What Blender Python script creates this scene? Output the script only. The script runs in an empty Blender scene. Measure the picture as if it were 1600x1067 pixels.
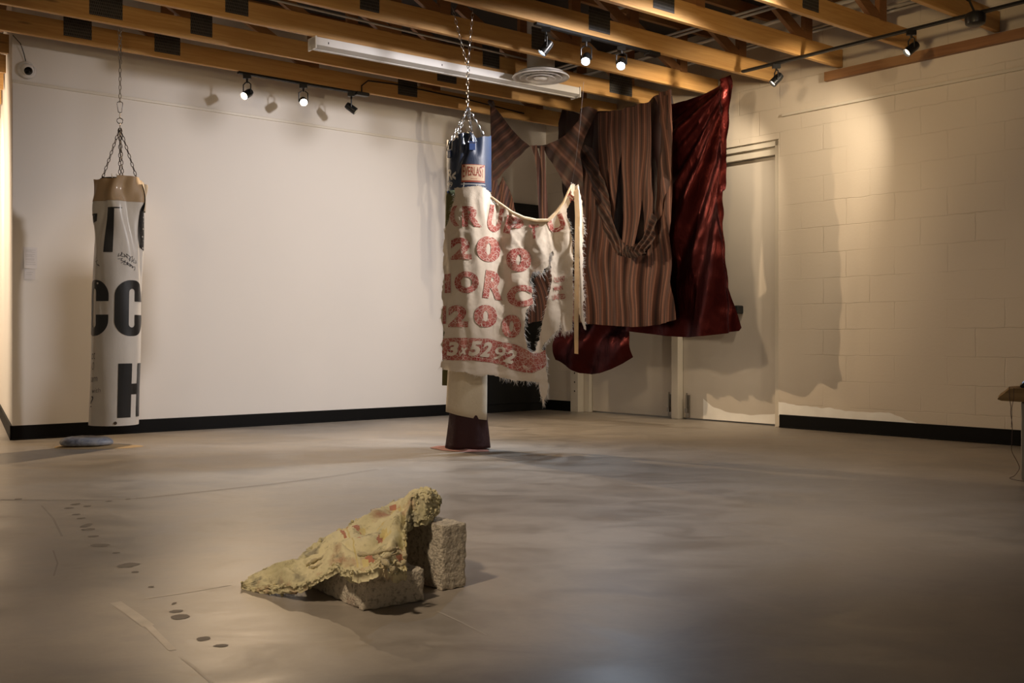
import bpy, bmesh, math, random
from mathutils import Vector, Matrix, noise
from mathutils.geometry import delaunay_2d_cdt
random.seed(7)
SC = bpy.context.scene
COL = SC.collection
PI = math.pi
# ------------------------------------------------------------------ camera (at the origin, 0.72 m up, looking along +Y)
F, HX, HY, CH = 1600.0, 800.0, 531.0, 0.72
cd = bpy.data.cameras.new('camera'); cam = bpy.data.objects.new('camera', cd); COL.objects.link(cam)
cam.location = (0, 0, CH); cam.rotation_euler = (PI/2, 0, 0)
cd.sensor_width = 36; cd.lens = 36.0; cd.shift_y = (HY-533.5)/1600.0
cd.clip_start = 0.05; cd.clip_end = 100
SC.camera = cam
SC.view_settings.view_transform = 'Standard'; SC.view_settings.look = 'None'
SC.view_settings.gamma = 1; SC.view_settings.use_curve_mapping = False
SC.view_settings.exposure = 0.0
w = bpy.data.worlds.new('world'); SC.world = w; w.use_nodes = True
w.node_tree.nodes['Background'].inputs[0].default_value = (1.0, 0.80, 0.60, 1)
w.node_tree.nodes['Background'].inputs[1].default_value = 0.155

WARM = (1.0, 0.72, 0.44); WARM2 = (1.0, 0.78, 0.55); COOL = (0.72, 0.84, 1.0); NEUT = (1.0, 0.88, 0.78)
def spot(loc, to, power, size=60, blend=0.5, col=WARM, rad=0.03):
    l = bpy.data.lights.new('spot_light', 'SPOT'); o = bpy.data.objects.new('spot_light', l); COL.objects.link(o)
    l.energy = power; l.spot_size = math.radians(size); l.spot_blend = blend; l.color = col; l.shadow_soft_size = rad
    o.location = loc; o.rotation_euler = (Vector(to)-Vector(loc)).to_track_quat('-Z', 'Y').to_euler()
    return o
# unseen spots out of the frame: some inferred track lamps, others added as fill
UNSEEN_SPOTS = [
    ((-2.6, 1.2, 2.76), (-1.8, 8.0, 1.0), 60, 85, 0.9, WARM2),  # general fill from the left, added
    ((2.4, 1.2, 2.76), (0.6, 8.5, 1.0), 55, 85, 0.9, WARM2),  # matching fill added on the right
    ((0.5, 3.5, 2.25), (2.1, 7.4, 2.98), 170, 50, 0.9, (1.0,.70,.36)),  # up-light added for the joists
    ((-1.5, 1.2, 2.80), (-0.42, 2.95, 0.1), 230, 34, 0.8, WARM2),
    ((-5.6, 7.0, 2.6), (-4.6, 9.3, 1.2), 420, 110, 0.8, WARM2),
    ((0.7, 3.4, 2.80), (0.5, 4.7, 0.0), 130, 84, 1.0, (1.0, .88, .80)),
    ((-2.0, 4.6, 2.40), (-1.6, 8.0, 2.95), 30, 85, 0.9, (1.0,.74,.42)),  # weak spot added to brighten the left joists
    ((-0.6, 4.2, 2.76), (2.05, 8.6, 1.5), 230, 40, 0.9, (1.0,.76,.50)),
    ((2.2, 5.9, 2.74), (-1.95, 8.6, 1.05), 620, 60, 0.9, (1.0, .95, .96)),
]
for a in UNSEEN_SPOTS: spot(a[0], a[1], a[2], a[3], a[4], a[5], 0.12)
# ------------------------------------------------------------------ places
C = Vector((0.351, 10.598, 0)); UP = Vector((0, 0, 1))
dL = Vector((-3.94, -3.246, 0)).normalized(); nL = Vector((-dL.y, dL.x, 0)); nL = nL if nL.y < 0 else -nL
dR = Vector((3.093, -3.637, 0)).normalized(); nR = Vector((dR.y, -dR.x, 0)); nR = nR if nR.y < 0 else -nR
def frame(o, x, y):
    m = Matrix.Identity(4)
    for i, c in enumerate((x, y, UP)):
        for r in range(3): m[r][i] = c[r]
    m.translation = o
    return m
ML = frame(C, dL, nL)                      # local x: along the left wall away from the corner, y: into the room
MR = frame(C, -dR, nR)                     # local -x: along the right wall away from the corner, y: into the room
def ray(px, py, D): return Vector(((px-HX)/F*D, D, CH+(HY-py)/F*D))
def ground(px, py, z=0.0):
    D = F*(CH-z)/(py-HY); return Vector(((px-HX)/F*D, D, z))
# ------------------------------------------------------------------ helpers
def props(o, label=None, cat=None, group=None, kind=None):
    if label: o['label'] = label
    if cat: o['category'] = cat
    if group: o['group'] = group
    if kind: o['kind'] = kind
    return o
def empty(name, loc=(0,0,0), rz=0, label=None, cat=None, group=None):
    o = bpy.data.objects.new(name, None); COL.objects.link(o); o.location = loc; o.rotation_euler = (0, 0, rz)
    o.empty_display_size = 0.1
    return props(o, label, cat, group)
class MB:
    def __init__(s): s.v = []; s.f = []; s.m = []; s.uv = None; s.M = Matrix.Identity(4)
    def add(s, vs, fs, m=0):
        b = len(s.v); s.v += [s.M @ Vector(v) for v in vs]
        for f in fs: s.f.append([b+i for i in f]); s.m.append(m)
        return b
    def box(s, x0, x1, y0, y1, z0, z1, m=0, T=None):
        vs = [Vector((x, y, z)) for z in (z0, z1) for x, y in ((x0,y0),(x1,y0),(x1,y1),(x0,y1))]
        if T: vs = [T @ v for v in vs]
        s.add(vs, [(0,3,2,1),(4,5,6,7),(0,1,5,4),(1,2,6,5),(2,3,7,6),(3,0,4,7)], m)
    def tube(s, pts, r, seg=8, m=0, closed=False, cap=True):
        pts = [Vector(p) for p in pts]; n = len(pts)
        rs = r if isinstance(r, (list, tuple)) else [r]*n
        rings = []; prev = None
        for i, p in enumerate(pts):
            if closed: t = pts[(i+1) % n]-pts[i-1]
            else: t = pts[min(i+1, n-1)]-pts[max(i-1, 0)]
            t = t.normalized() if t.length > 1e-9 else Vector((0,0,1))
            if prev is None:
                a = Vector((0,0,1)) if abs(t.z) < .9 else Vector((1,0,0))
                u = t.cross(a).normalized()
            else:
                u = prev-t*prev.dot(t); u = u.normalized() if u.length > 1e-6 else t.orthogonal().normalized()
            prev = u; q = t.cross(u)
            rings.append([p+(u*math.cos(2*PI*k/seg)+q*math.sin(2*PI*k/seg))*rs[i] for k in range(seg)])
        vs = [v for rg in rings for v in rg]; fs = []
        for i in range(n if closed else n-1):
            j = (i+1) % n
            for k in range(seg):
                l = (k+1) % seg
                fs.append((i*seg+k, i*seg+l, j*seg+l, j*seg+k))
        if cap and not closed:
            fs.append(tuple(range(seg))[::-1]); fs.append(tuple((n-1)*seg+k for k in range(seg)))
        s.add(vs, fs, m)
    def lathe(s, prof, seg=32, m=0, T=None, cap=True):
        vs = []; fs = []; n = len(prof)
        for r, z in prof:
            for k in range(seg):
                a = 2*PI*k/seg; vs.append(Vector((r*math.cos(a), r*math.sin(a), z)))
        for i in range(n-1):
            for k in range(seg):
                l = (k+1) % seg; fs.append((i*seg+k, i*seg+l, (i+1)*seg+l, (i+1)*seg+k))
        if cap:
            fs.append(tuple(range(seg))[::-1]); fs.append(tuple((n-1)*seg+k for k in range(seg)))
        if T: vs = [T @ v for v in vs]
        s.add(vs, fs, m)
    def build(s, name, mats, parent=None, smooth=False, uvs=None, bevel=0, sharp=40):
        me = bpy.data.meshes.new(name); me.from_pydata([tuple(v) for v in s.v], [], s.f); 
        for m in (mats if isinstance(mats, (list, tuple)) else [mats]): me.materials.append(m)
        for p, i in zip(me.polygons, s.m): p.material_index = i; p.use_smooth = smooth
        if uvs:
            l = me.uv_layers.new(name='UVMap')
            for lp in me.loops: l.data[lp.index].uv = uvs[lp.vertex_index]
        me.validate(); me.update()
        if smooth and sharp: me.set_sharp_from_angle(angle=math.radians(sharp))
        o = bpy.data.objects.new(name, me); COL.objects.link(o)
        if parent: o.parent = parent
        if bevel:
            b = o.modifiers.new('bevel', 'BEVEL'); b.width = bevel; b.segments = 2; b.limit_method = 'ANGLE'
        return o
def struct(name, mb, mats, M=None, **k):
    o = mb.build(name, mats, **k); o['kind'] = 'structure'
    if M: o.matrix_world = M
    return o
def zrot(v): # matrix taking +Z to v
    return Vector(v).to_track_quat('Z', 'Y').to_matrix().to_4x4()
# ------------------------------------------------------------------ materials
class N:
    def __init__(s, name):
        s.mat = bpy.data.materials.new(name); s.mat.use_nodes = True; s.t = s.mat.node_tree
        s.b = s.t.nodes['Principled BSDF']; s.tc = s.t.nodes.new('ShaderNodeTexCoord')
    def n(s, t, **k):
        nd = s.t.nodes.new(t)
        for a, b in k.items(): setattr(nd, a, b)
        return nd
    def l(s, a, b): s.t.links.new(a, b)
    def mapping(s, src='Object', scale=(1,1,1), rot=(0,0,0), loc=(0,0,0)):
        m = s.n('ShaderNodeMapping'); s.l(s.tc.outputs[src], m.inputs[0])
        m.inputs['Scale'].default_value = scale; m.inputs['Rotation'].default_value = rot; m.inputs['Location'].default_value = loc
        return m.outputs[0]
    def noise(s, vec, scale=5, detail=4, rough=.5, dist=0):
        t = s.n('ShaderNodeTexNoise'); s.l(vec, t.inputs['Vector']); t.inputs['Scale'].default_value = scale
        t.inputs['Detail'].default_value = detail; t.inputs['Roughness'].default_value = rough; t.inputs['Distortion'].default_value = dist
        return t.outputs[0]
    def ramp(s, fac, stops, interp='LINEAR'):
        r = s.n('ShaderNodeValToRGB'); s.l(fac, r.inputs[0]); r.color_ramp.interpolation = interp
        e = r.color_ramp.elements
        while len(e) > 1: e.remove(e[0])
        e[0].position = stops[0][0]; e[0].color = c4(stops[0][1])
        for p, c in stops[1:]:
            q = e.new(p); q.color = c4(c)
        return r.outputs[0]
    def mix(s, fac, a, b, mode='MIX'):
        m = s.n('ShaderNodeMix', data_type='RGBA', blend_type=mode)
        for v, i in ((fac, 0), (a, 6), (b, 7)):
            if isinstance(v, (int, float)): m.inputs[i].default_value = v
            elif isinstance(v, tuple): m.inputs[i].default_value = c4(v)
            else: s.l(v, m.inputs[i])
        return m.outputs[2]
    def math(s, op, a, b=0.0):
        m = s.n('ShaderNodeMath', operation=op)
        for v, i in ((a, 0), (b, 1)):
            if isinstance(v, (int, float)): m.inputs[i].default_value = v
            else: s.l(v, m.inputs[i])
        return m.outputs[0]
    def bump(s, h, strength=.3, dist=.01, prev=None):
        b = s.n('ShaderNodeBump'); s.l(h, b.inputs['Height']); b.inputs['Strength'].default_value = strength; b.inputs['Distance'].default_value = dist
        if prev: s.l(prev, b.inputs['Normal'])
        s.l(b.outputs[0], s.b.inputs['Normal']); return b.outputs[0]
    def col(s, c):
        if isinstance(c, tuple): s.b.inputs['Base Color'].default_value = c4(c)
        else: s.l(c, s.b.inputs['Base Color'])
    def set(s, rough=None, metal=None, **k):
        if rough is not None:
            if isinstance(rough, (int, float)): s.b.inputs['Roughness'].default_value = rough
            else: s.l(rough, s.b.inputs['Roughness'])
        if metal is not None: s.b.inputs['Metallic'].default_value = metal
        for a, b in k.items(): s.b.inputs[a.replace('_', ' ')].default_value = b
def c4(c):
    if isinstance(c, (int, float)): return (c, c, c, 1)
    return (*c[:3], 1)
def plain(name, c, rough=.6, metal=0, var=.12, scale=20, bump=0, **k):
    n = N(name); v = n.mapping(); f = n.noise(v, scale)
    n.col(n.mix(f, tuple(x*(1-var) for x in c), tuple(min(1, x*(1+var)) for x in c)))
    if bump: n.bump(n.noise(v, scale*3, 5), bump, .004)
    n.set(rough, metal, **k); return n.mat
def emis(name, c, s):
    n = N(name); n.col((0,0,0)); n.b.inputs['Emission Color'].default_value = c4(c); n.b.inputs['Emission Strength'].default_value = s
    return n.mat
# walls
def m_drywall():
    n = N('painted_drywall'); v = n.mapping()
    n.col(n.mix(n.noise(v, 1.2, 3), (.70,.66,.61), (.74,.70,.65)))
    n.bump(n.noise(v, 260, 3), .08, .002); n.set(.75); return n.mat
def m_block(name, a, b, depth=1.0):
    n = N(name); v = n.mapping(rot=(PI/2, 0, 0), loc=(0.1, 0, 0.0))
    # brick pattern on local x and z, joints half filled with paint
    sx = n.n('ShaderNodeSeparateXYZ'); n.l(n.tc.outputs['Object'], sx.inputs[0])
    cb = n.n('ShaderNodeCombineXYZ')
    wob = n.noise(n.mapping(), 9, 3)
    n.l(n.math('ADD', sx.outputs[0], n.math('MULTIPLY', wob, .022)), cb.inputs[0])
    n.l(n.math('ADD', sx.outputs[2], n.math('MULTIPLY', wob, .022)), cb.inputs[1])
    br = n.n('ShaderNodeTexBrick'); n.l(cb.outputs[0], br.inputs['Vector'])
    br.inputs['Scale'].default_value = 1; br.inputs['Mortar Size'].default_value = .0045; br.inputs['Mortar Smooth'].default_value = .6
    br.inputs['Brick Width'].default_value = .4064; br.inputs['Row Height'].default_value = .2032; br.inputs['Bias'].default_value = 0
    mask = n.ramp(n.noise(n.mapping(), 1.6, 3), [(.40, .02), (.66, 1)])
    j = n.math('MULTIPLY', br.outputs['Fac'], mask)
    c = n.mix(n.noise(n.mapping(), 1.1, 3), a, b)
    n.col(n.mix(n.math('MULTIPLY', j, .22), c, (.36,.30,.23)))
    h = n.math('SUBTRACT', n.math('MULTIPLY', n.noise(n.mapping(), 45, 6, .7), .35), j)
    p = n.bump(h, .55*depth, .006)
    n.set(.62); return n.mat
M_DRY = m_drywall()
M_BLOCK = m_block('painted_block', (.62,.55,.46), (.68,.61,.51))
M_LITBAND = plain('lit_band_white', (.93,.91,.86), .55, scale=8)  # pool of light painted as a white band on wall and door
M_DOOR = plain('door_paint', (.58,.53,.46), .45, var=.05, scale=3)
M_FRAME = plain('frame_paint', (.64,.59,.50), .4, var=.06, scale=6)
M_RUB = plain('black_rubber', (.0025,.0022,.002), .6, Specular_IOR_Level=.15)
M_BLACK = plain('black_door', (.006,.007,.007), .6)
def m_floor():
    n = N('polished_concrete'); v = n.mapping()
    big = n.noise(v, .55, 5, .6, .6); mid = n.noise(n.mapping(scale=(1, 1.6, 1)), 2.6, 6, .62, .8); fine = n.noise(v, 24, 6, .7)
    c = n.mix(n.ramp(big, [(.33, 0.0), (.66, 1)]), (.30,.265,.225), (.44,.39,.33))
    c = n.mix(n.ramp(mid, [(.36, .9), (.56, 0)]), c, (.27,.24,.205))
    c = n.mix(n.ramp(n.noise(n.mapping(loc=(4,2,0)), 1.4, 5, .6, 1.2), [(.55, 0), (.72, .55)]), c, (.42,.36,.29))
    c = n.mix(n.math('MULTIPLY', fine, .35), c, (.16,.14,.12))
    n.col(c); n.set(n.ramp(mid, [(.3, .30), (.7, .50)])); n.b.inputs['Specular IOR Level'].default_value = .36
    n.bump(n.math('ADD', n.math('MULTIPLY', mid, .6), n.math('MULTIPLY', fine, .1)), .12, .01)
    return n.mat
M_FLOOR = m_floor()
M_STAIN = plain('dark_floor_stain', (.085,.065,.05), .6, scale=30)
M_JOINT = plain('floor_joint', (.27,.24,.205), .6, scale=30)
M_SCRAPE = plain('pale_floor_scrape', (.43,.385,.33), .5, var=.3, scale=12)
def m_wood(name, a, b, rough=.55, k=1.0):
    n = N(name); v = n.mapping(scale=(1.2, 22, 22)); g = n.noise(v, 1.6*k, 5, .55, 1.2)
    c = n.mix(n.ramp(g, [(.35, 0), (.65, 1)]), a, b)
    kn = n.n('ShaderNodeTexVoronoi'); n.l(n.mapping(scale=(2.2, 14, 11)), kn.inputs[0]); kn.inputs['Scale'].default_value = .8
    c = n.mix(n.ramp(kn.outputs[0], [(.04, .8), (.11, 0)]), c, (.12,.05,.015))
    c = n.mix(n.ramp(n.noise(n.mapping(), 1.3, 2), [(.45, 0), (.7, .35)]), c, (.62,.40,.18))
    n.col(c); n.bump(g, .1, .003); n.set(rough); return n.mat
M_WOOD = m_wood('pine_joist', (.52,.27,.08), (.64,.37,.125))
M_WOOD_D = m_wood('dark_roof_timber', (.20,.085,.03), (.26,.12,.045))
M_DECK = plain('roof_deck', (.035,.028,.024), .9, scale=3)
def m_plate():
    n = N('nail_plate'); br = n.n('ShaderNodeTexBrick'); n.l(n.mapping(rot=(PI/2, 0, 0)), br.inputs['Vector'])
    br.inputs['Scale'].default_value = 1; br.inputs['Brick Width'].default_value = .012; br.inputs['Row Height'].default_value = .022
    br.inputs['Mortar Size'].default_value = .0025
    br.inputs['Color1'].default_value = c4((.03,.03,.03)); br.inputs['Color2'].default_value = c4((.055,.055,.055)); br.inputs['Mortar'].default_value = c4((.16,.15,.14))
    n.col(br.outputs[0]); n.set(.5, .6); return n.mat
M_PLATE = m_plate()
M_WHITE = plain('white_enamel', (.84,.82,.80), .35, var=.03)
M_WHITE_D = plain('white_reflector', (.52,.50,.47), .4, var=.05)
M_BLKM = plain('black_metal', (.012,.012,.012), .35, .2)
M_SHADOWGAP = plain('dark_gap', (.02,.018,.016), .8)
M_STEEL = plain('zinc_chain', (.45,.43,.41), .3, 1.0)
M_STEEL_D = plain('dark_steel_chain', (.16,.14,.13), .38, 1.0)
M_ALU = plain('brushed_aluminium', (.30,.28,.25), .4, .9)
M_PIPE = plain('grey_conduit', (.42,.40,.37), .45, .3)
M_WARM = emis('warm_lamp', (1.0,.80,.55), 60); M_COOLE = emis('cool_lamp', (.80,.90,1.0), 60); M_OFF = plain('dark_lens', (.05,.05,.05), .1)
M_DIML = emis('dim_lamp', (1.0,.82,.6), 4)
# ------------------------------------------------------------------ the room shell
ZC = 3.42                                                      # underside of the roof deck
b = MB(); b.box(-5.105, 5, -0.05, 0, 0, 0); b.v = []; b.f = []; b.m = []
# floor with its joints, scrapes and drips (flat marks of the floor itself)
b.add([(-9,-3,0),(9,-3,0),(9,15,0),(-9,15,0)], [(0,1,2,3)], 0)
def floor_line(pts, wd, m, z=.0006):
    p = [ground(*q) for q in pts]
    for i in range(len(p)-1):
        d = (p[i+1]-p[i]); nrm = Vector((-d.y, d.x, 0)).normalized()*wd*.5
        b.add([p[i]-nrm+UP*z, p[i+1]-nrm+UP*z, p[i+1]+nrm+UP*z, p[i]+nrm+UP*z], [(0,1,2,3)], m)
def blob(px, py, rx, ry, m=1, z=.0008):
    c = ground(px, py); D = c.y; sx = rx/F*D; sy = ry/F*D*D/CH
    n = 16; vs = []
    sd = random.random()*50
    for k in range(n):
        a = 2*PI*k/n; q = 1+.35*noise.noise(Vector((math.cos(a)*1.3+sd, math.sin(a)*1.3, 0)))
        vs.append(c+Vector((sx*q*math.cos(a), sy*q*math.sin(a), z)))
    b.add(vs, [tuple(range(n))], m)
for q in [(118,788,7,1.6),(136,791,6,1.3),(170,783,5,.8),(108,794,7,1.2),(119,804,7,1.2),(127,810,7,1.2),(135,821,8,3),(138,827,10,1.6),(146,838,8,1.4),
          (157,852,16,2.4),(182,864,6,1),(201,883,14,4),(211,894,6,1.4),(236,917,5,1.2),(272,943,3,2),(276,955,10,2.4),(281,964,15,4),(318,998,11,3.4),(345,1009,12,2.2),
          (28,780,6,1),(200,780,4,.8)]: blob(*q)
for q in [((0,781),(130,781),(215,779),(300,770),(420,757),(520,744),(590,733)),
          ]: floor_line(q, .035, 2)
floor_line(((228,935),(290,926),(360,914)), .010, 3); floor_line(((683,955),(720,972),(760,992)), .006, 3)
for q in ((180,941),(205,958),(230,978),(250,997),(268,1012),(300,1040),(330,1066)): pass
floor_line(((180,941),(205,958),(232,978)), .030, 3); floor_line(((232,978),(252,998),(270,1016)), .018, 3); floor_line(((285,1028),(310,1048),(335,1070)), .008, 3)
floor_line(((65,790),(83,810),(97,838)), .008, 2, .0005); floor_line(((83,860),(90,880),(84,900)), .005, 2)
struct('floor', b, [M_FLOOR, M_STAIN, M_JOINT, M_SCRAPE])
for o in [bpy.data.objects['floor']]: pass
# left wall: block wall behind with a lining panel that stops at a small ledge
LW = 5.105
b = MB(); b.add([(0,0,0),(LW,0,0),(LW-.024,-.12,0),(0,-.12,0),(0,0,ZC),(LW,0,ZC),(LW-.024,-.12,ZC),(0,-.12,ZC)], [(0,1,2,3),(4,7,6,5),(0,4,5,1),(1,5,6,2),(2,6,7,3),(3,7,4,0)])
struct('wall_left', b, M_DRY, ML)
b = MB(); b.box(.93, LW, .0, .012, .10, 2.565)
struct('trim_1', b, M_DRY, ML)
b = MB(); b.box(.93, LW+.004, 0, .022, 2.565, 2.588)
struct('trim_2', b, M_FRAME, ML, bevel=.003)
b = MB(); b.box(0, LW+.004, 0, .016, .0, .104); b.box(0, LW+.004, .016, .026, 0, .012)
struct('baseboard_left', b, M_RUB, ML, bevel=.002)
# side face of the partition, turning away at the left edge
P0 = C+dL*LW; dS = Vector((-.47, .88, 0)).normalized(); nS = Vector((-dS.y, dS.x, 0)); nS = nS if nS.x < 0 else -nS
MS = frame(P0, dS, nS)
b = MB(); b.add([(0,0,0),(3.2,0,0),(3.2,-.12,0),(.118,-.12,0),(.0,0,ZC),(3.2,0,ZC),(3.2,-.12,ZC),(.118,-.12,ZC)], [(0,1,2,3),(4,7,6,5),(0,4,5,1),(1,5,6,2),(2,6,7,3),(3,7,4,0)])
struct('wall_side', b, M_DRY, MS)
b = MB(); b.box(-.012, 3.2, 0, .014, 0, .104); struct('baseboard_side', b, M_RUB, MS)
PF = Vector((-5.15, 10.3, 0)); MF = frame(PF, dL, nL)
b = MB(); b.box(-1.2, 5, -.1, 0, 0, ZC); struct('wall_far', b, M_DRY, MF)
b = MB(); b.box(-1.2, 5, 0, .015, 0, .104); struct('baseboard_far', b, M_RUB, MF)
# right wall with a door opening (s runs from the corner; local x = -s)
RS0, RS1, RZ = .385, 2.845, 2.375
b = MB()
b.box(-RS0, .0, -.2, 0, 0, ZC); b.box(-RS1, -RS0, -.2, 0, RZ, ZC); b.box(-9, -RS1, -.2, 0, 0, ZC)
struct('wall_right', b, M_BLOCK, MR)
b = MB(); b.box(-RS0+.005, -.02, 0, .012, 0, .104); struct('baseboard_right', b, M_RUB, MR)
b = MB(); b.box(-6.1, -RS1-.015, 0, .012, .006, .108); b.box(-6.1, -RS1-.015, .012, .02, .002, .012)
struct('baseboard_right_2', b, M_RUB, MR, bevel=.002).name = 'baseboard_rear_right'
# lit strip below the drape's shadow, painted in white, ragged top, above that baseboard
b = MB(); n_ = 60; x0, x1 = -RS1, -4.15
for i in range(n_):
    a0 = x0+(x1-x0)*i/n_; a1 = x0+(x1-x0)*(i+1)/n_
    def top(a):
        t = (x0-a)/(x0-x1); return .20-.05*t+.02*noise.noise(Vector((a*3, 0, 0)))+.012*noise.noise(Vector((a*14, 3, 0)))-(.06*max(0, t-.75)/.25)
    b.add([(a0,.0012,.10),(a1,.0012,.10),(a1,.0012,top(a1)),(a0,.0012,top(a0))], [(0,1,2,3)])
struct('trim_3', b, M_LITBAND, MR)
b = MB(); b.box(-9, -RS1-.045, 0, .022, 2.548, 2.571); struct('trim_4', b, M_FRAME, MR, bevel=.003)
b = MB(); b.box(-9, -3.30, 0, .045, 2.755, 2.825); struct('trim_5', b, M_WOOD_D, MR)
# door set: frame, mullion, two leaves
door = MB()
door.box(-RS0-.11, -RS0, -.16, .018, 0, RZ); door.box(-RS0-.19, -RS0-.11, -.16, -.06, 0, RZ-.06)
door.box(-RS1, -RS1+.05, -.16, -.02, 0, RZ)
door.box(-RS1, -RS0, -.16, -.02, RZ-.05, RZ); door.box(-RS1, -RS0, -.16, -.05, RZ-.115, RZ-.05)
o = struct('trim_6', door, M_FRAME, MR, bevel=.004)
b = MB(); b.box(-1.745, -1.665, -.15, -.03, 0, RZ-.1); struct('trim_7', b, M_FRAME, MR, bevel=.004)
def leaf(name, xa, xb, hinge_side):
    b = MB(); b.box(xa, xb, -.145, -.10, .012, RZ-.118)
    o = struct(name, b, M_DOOR, MR, bevel=.003)
    return o
d1 = leaf('door_1', -1.66, -.58, 1); d2 = leaf('door_2', -RS1+.055, -1.75, -1)
def dpart(name, mb, mats, parent, **k):
    o = mb.build(name, mats, parent, **k); o.matrix_parent_inverse = parent.matrix_world.inverted(); o.matrix_world = MR; return o
# push bar on the right leaf
b = MB(); b.box(-2.30, -1.86, -.10+.045, -.10+.085, .955, 1.005); dpart('push_bar', b, M_ALU, d2, bevel=.006)
b = MB(); b.box(-2.42, -2.30, -.10, -.10+.09, .945, 1.015); dpart('push_bar_end', b, M_BLACK, d2, bevel=.008)
b = MB(); b.box(-1.86, -1.80, -.10, -.10+.085, .945, 1.015); dpart('push_bar_bracket', b, M_BLACK, d2, bevel=.008)
# latch hardware at the foot of both leaves
for dd, xx in ((d1, -1.60), (d2, -1.81)):
    b = MB(); b.box(xx-.02, xx+.02, -.10, -.085, .02, .22); b.box(xx-.012, xx+.012, -.085, -.06, .06, .10); b.tube([(xx,-.075,.10),(xx,-.075,.24)], .006)
    dpart('floor_bolt', b, M_ALU, dd)
for (xa, xb) in ((-.64, -.61),):
    for zz in (.14, .5, 1.0):
        pass
for zz in (.20, .29, .38):
    b = MB(); b.box(-RS0-.068, -RS0-.056, .018, .021, zz, zz+.016)
    o = b.build('screw_hole', M_SHADOWGAP); o.parent = bpy.data.objects['trim_6']; o.matrix_parent_inverse = bpy.data.objects['trim_6'].matrix_world.inverted(); o.matrix_world = MR
# light under the drape's shadow, painted as a white band on the right leaf
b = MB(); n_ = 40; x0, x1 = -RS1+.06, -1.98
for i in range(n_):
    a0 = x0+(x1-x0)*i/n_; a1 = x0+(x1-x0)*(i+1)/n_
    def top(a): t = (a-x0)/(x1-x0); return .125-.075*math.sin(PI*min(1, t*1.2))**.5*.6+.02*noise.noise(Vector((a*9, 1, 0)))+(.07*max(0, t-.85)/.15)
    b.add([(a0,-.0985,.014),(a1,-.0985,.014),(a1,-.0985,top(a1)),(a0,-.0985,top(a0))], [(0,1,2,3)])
dpart('lit_band', b, M_LITBAND, d2)
# dark double panel door at the end of the left wall
b = MB(); b.box(.03, .96, 0, .03, 0, 2.10); b2 = MB()
d3 = struct('door_3', b, M_BLACK, ML, bevel=.004)
b2.box(.06, .93, .03, .038, 1.90, 2.03); b2.box(.06, .93, .03, .038, .08, 1.84)
o = b2.build('door_panel', M_BLACK, d3, bevel=.004); o.matrix_parent_inverse = d3.matrix_world.inverted(); o.matrix_world = ML
# roof deck
b = MB(); b.box(-9, 9, -3, 15, ZC, ZC+.1); struct('ceiling', b, M_DECK)
# ------------------------------------------------------------------ joists
bd = Vector((math.cos(math.radians(38.6)), math.sin(math.radians(38.6)), 0)); pd = Vector((bd.y, -bd.x, 0))
BZ, BH, BT = 2.84, .14, .038
def beam_point(k): return C+dR*(.40+.605*k)
def cross2(a, b_): return a.x*b_.y-a.y*b_.x
def hit_line(p, d, q, e):      # t along p+t*d where it meets q+s*e
    return cross2(q-p, e)/cross2(d, e)
def beam_t(k, px):             # t on joist k at the photo column px
    p = beam_point(k); e = Vector(((px-HX)/F, 1, 0)); return hit_line(p, bd, Vector((0,0,0)), e)
def place_beam_obj(o, k): 
    p = beam_point(k); o.matrix_world = frame(Vector((p.x, p.y, 0)), bd, pd)   # local x along (0 at the right wall), y toward the viewer
joist_where = ['closest to the white left wall', 'second from the white left wall', 'third out from the white left wall, over the strip light',
  'fourth out, passing in front of the round air diffuser', 'carrying the track with three cool spotlights', 'sixth out, just in front of the cool spotlight track',
  'seventh out, meeting the block wall right of centre', 'eighth out, ending by the right-hand track head', 'ninth out, in the top right corner of the room']
plates = {0: [(98,142),(240,280),(620,650)], 1: [(138,190),(296,330),(681,711)], 2: [(350,386),(752,778),(950,985)], 3: [(828,852),(560,590)], 4: [(917,950),(480,520)], 5: [(1017,1050)], 6: [(1250,1275)], 7: [], 8: []}
for k in range(0, 9):
    x0 = -7.2+.3*k if k < 6 else -4.5
    x0 = max(x0, -7.4)
    root = empty('ceiling_joist', (0,0,0), 0, 'pine roof joist '+joist_where[k], 'joist', 'pine ceiling joists')
    place_beam_obj(root, k)
    def bp(name, mb, mats, **kw): o = mb.build(name, mats, root, **kw); return o
    b = MB(); b.box(x0, -.01, -BT/2, BT/2, BZ, BZ+BH); bp('bottom_chord', b, M_WOOD, bevel=.003)
    b = MB(); b.box(x0, -.01, -BT/2, BT/2, ZC-.09, ZC-.002); bp('top_chord', b, M_WOOD_D)
    xs = []; x = -.45
    while x > x0+.6: xs.append(x); x -= 1.22
    for i, xx in enumerate(xs):
        b = MB(); b.box(xx-.045, xx+.045, -BT/2, BT/2, BZ+BH-.01, ZC-.08); bp('web_post', b, M_WOOD_D)
        b = MB(); T = Matrix.Translation((xx-.35, 0, BZ+BH+.16)) @ Matrix.Rotation(math.atan2(.34, .62), 4, 'Y')
        b.box(-.34, .34, -BT/2+.001, BT/2-.001, -.04, .04, T=T); bp('web_brace', b, M_WOOD_D)
    for (a, c_) in plates[k]:
        t0 = beam_t(k, a); t1 = beam_t(k, c_)
        b = MB(); b.box(t0, t1, BT/2, BT/2+.0025, BZ+.035, BZ+BH+.06); bp('nail_plate', b, M_PLATE)
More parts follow.
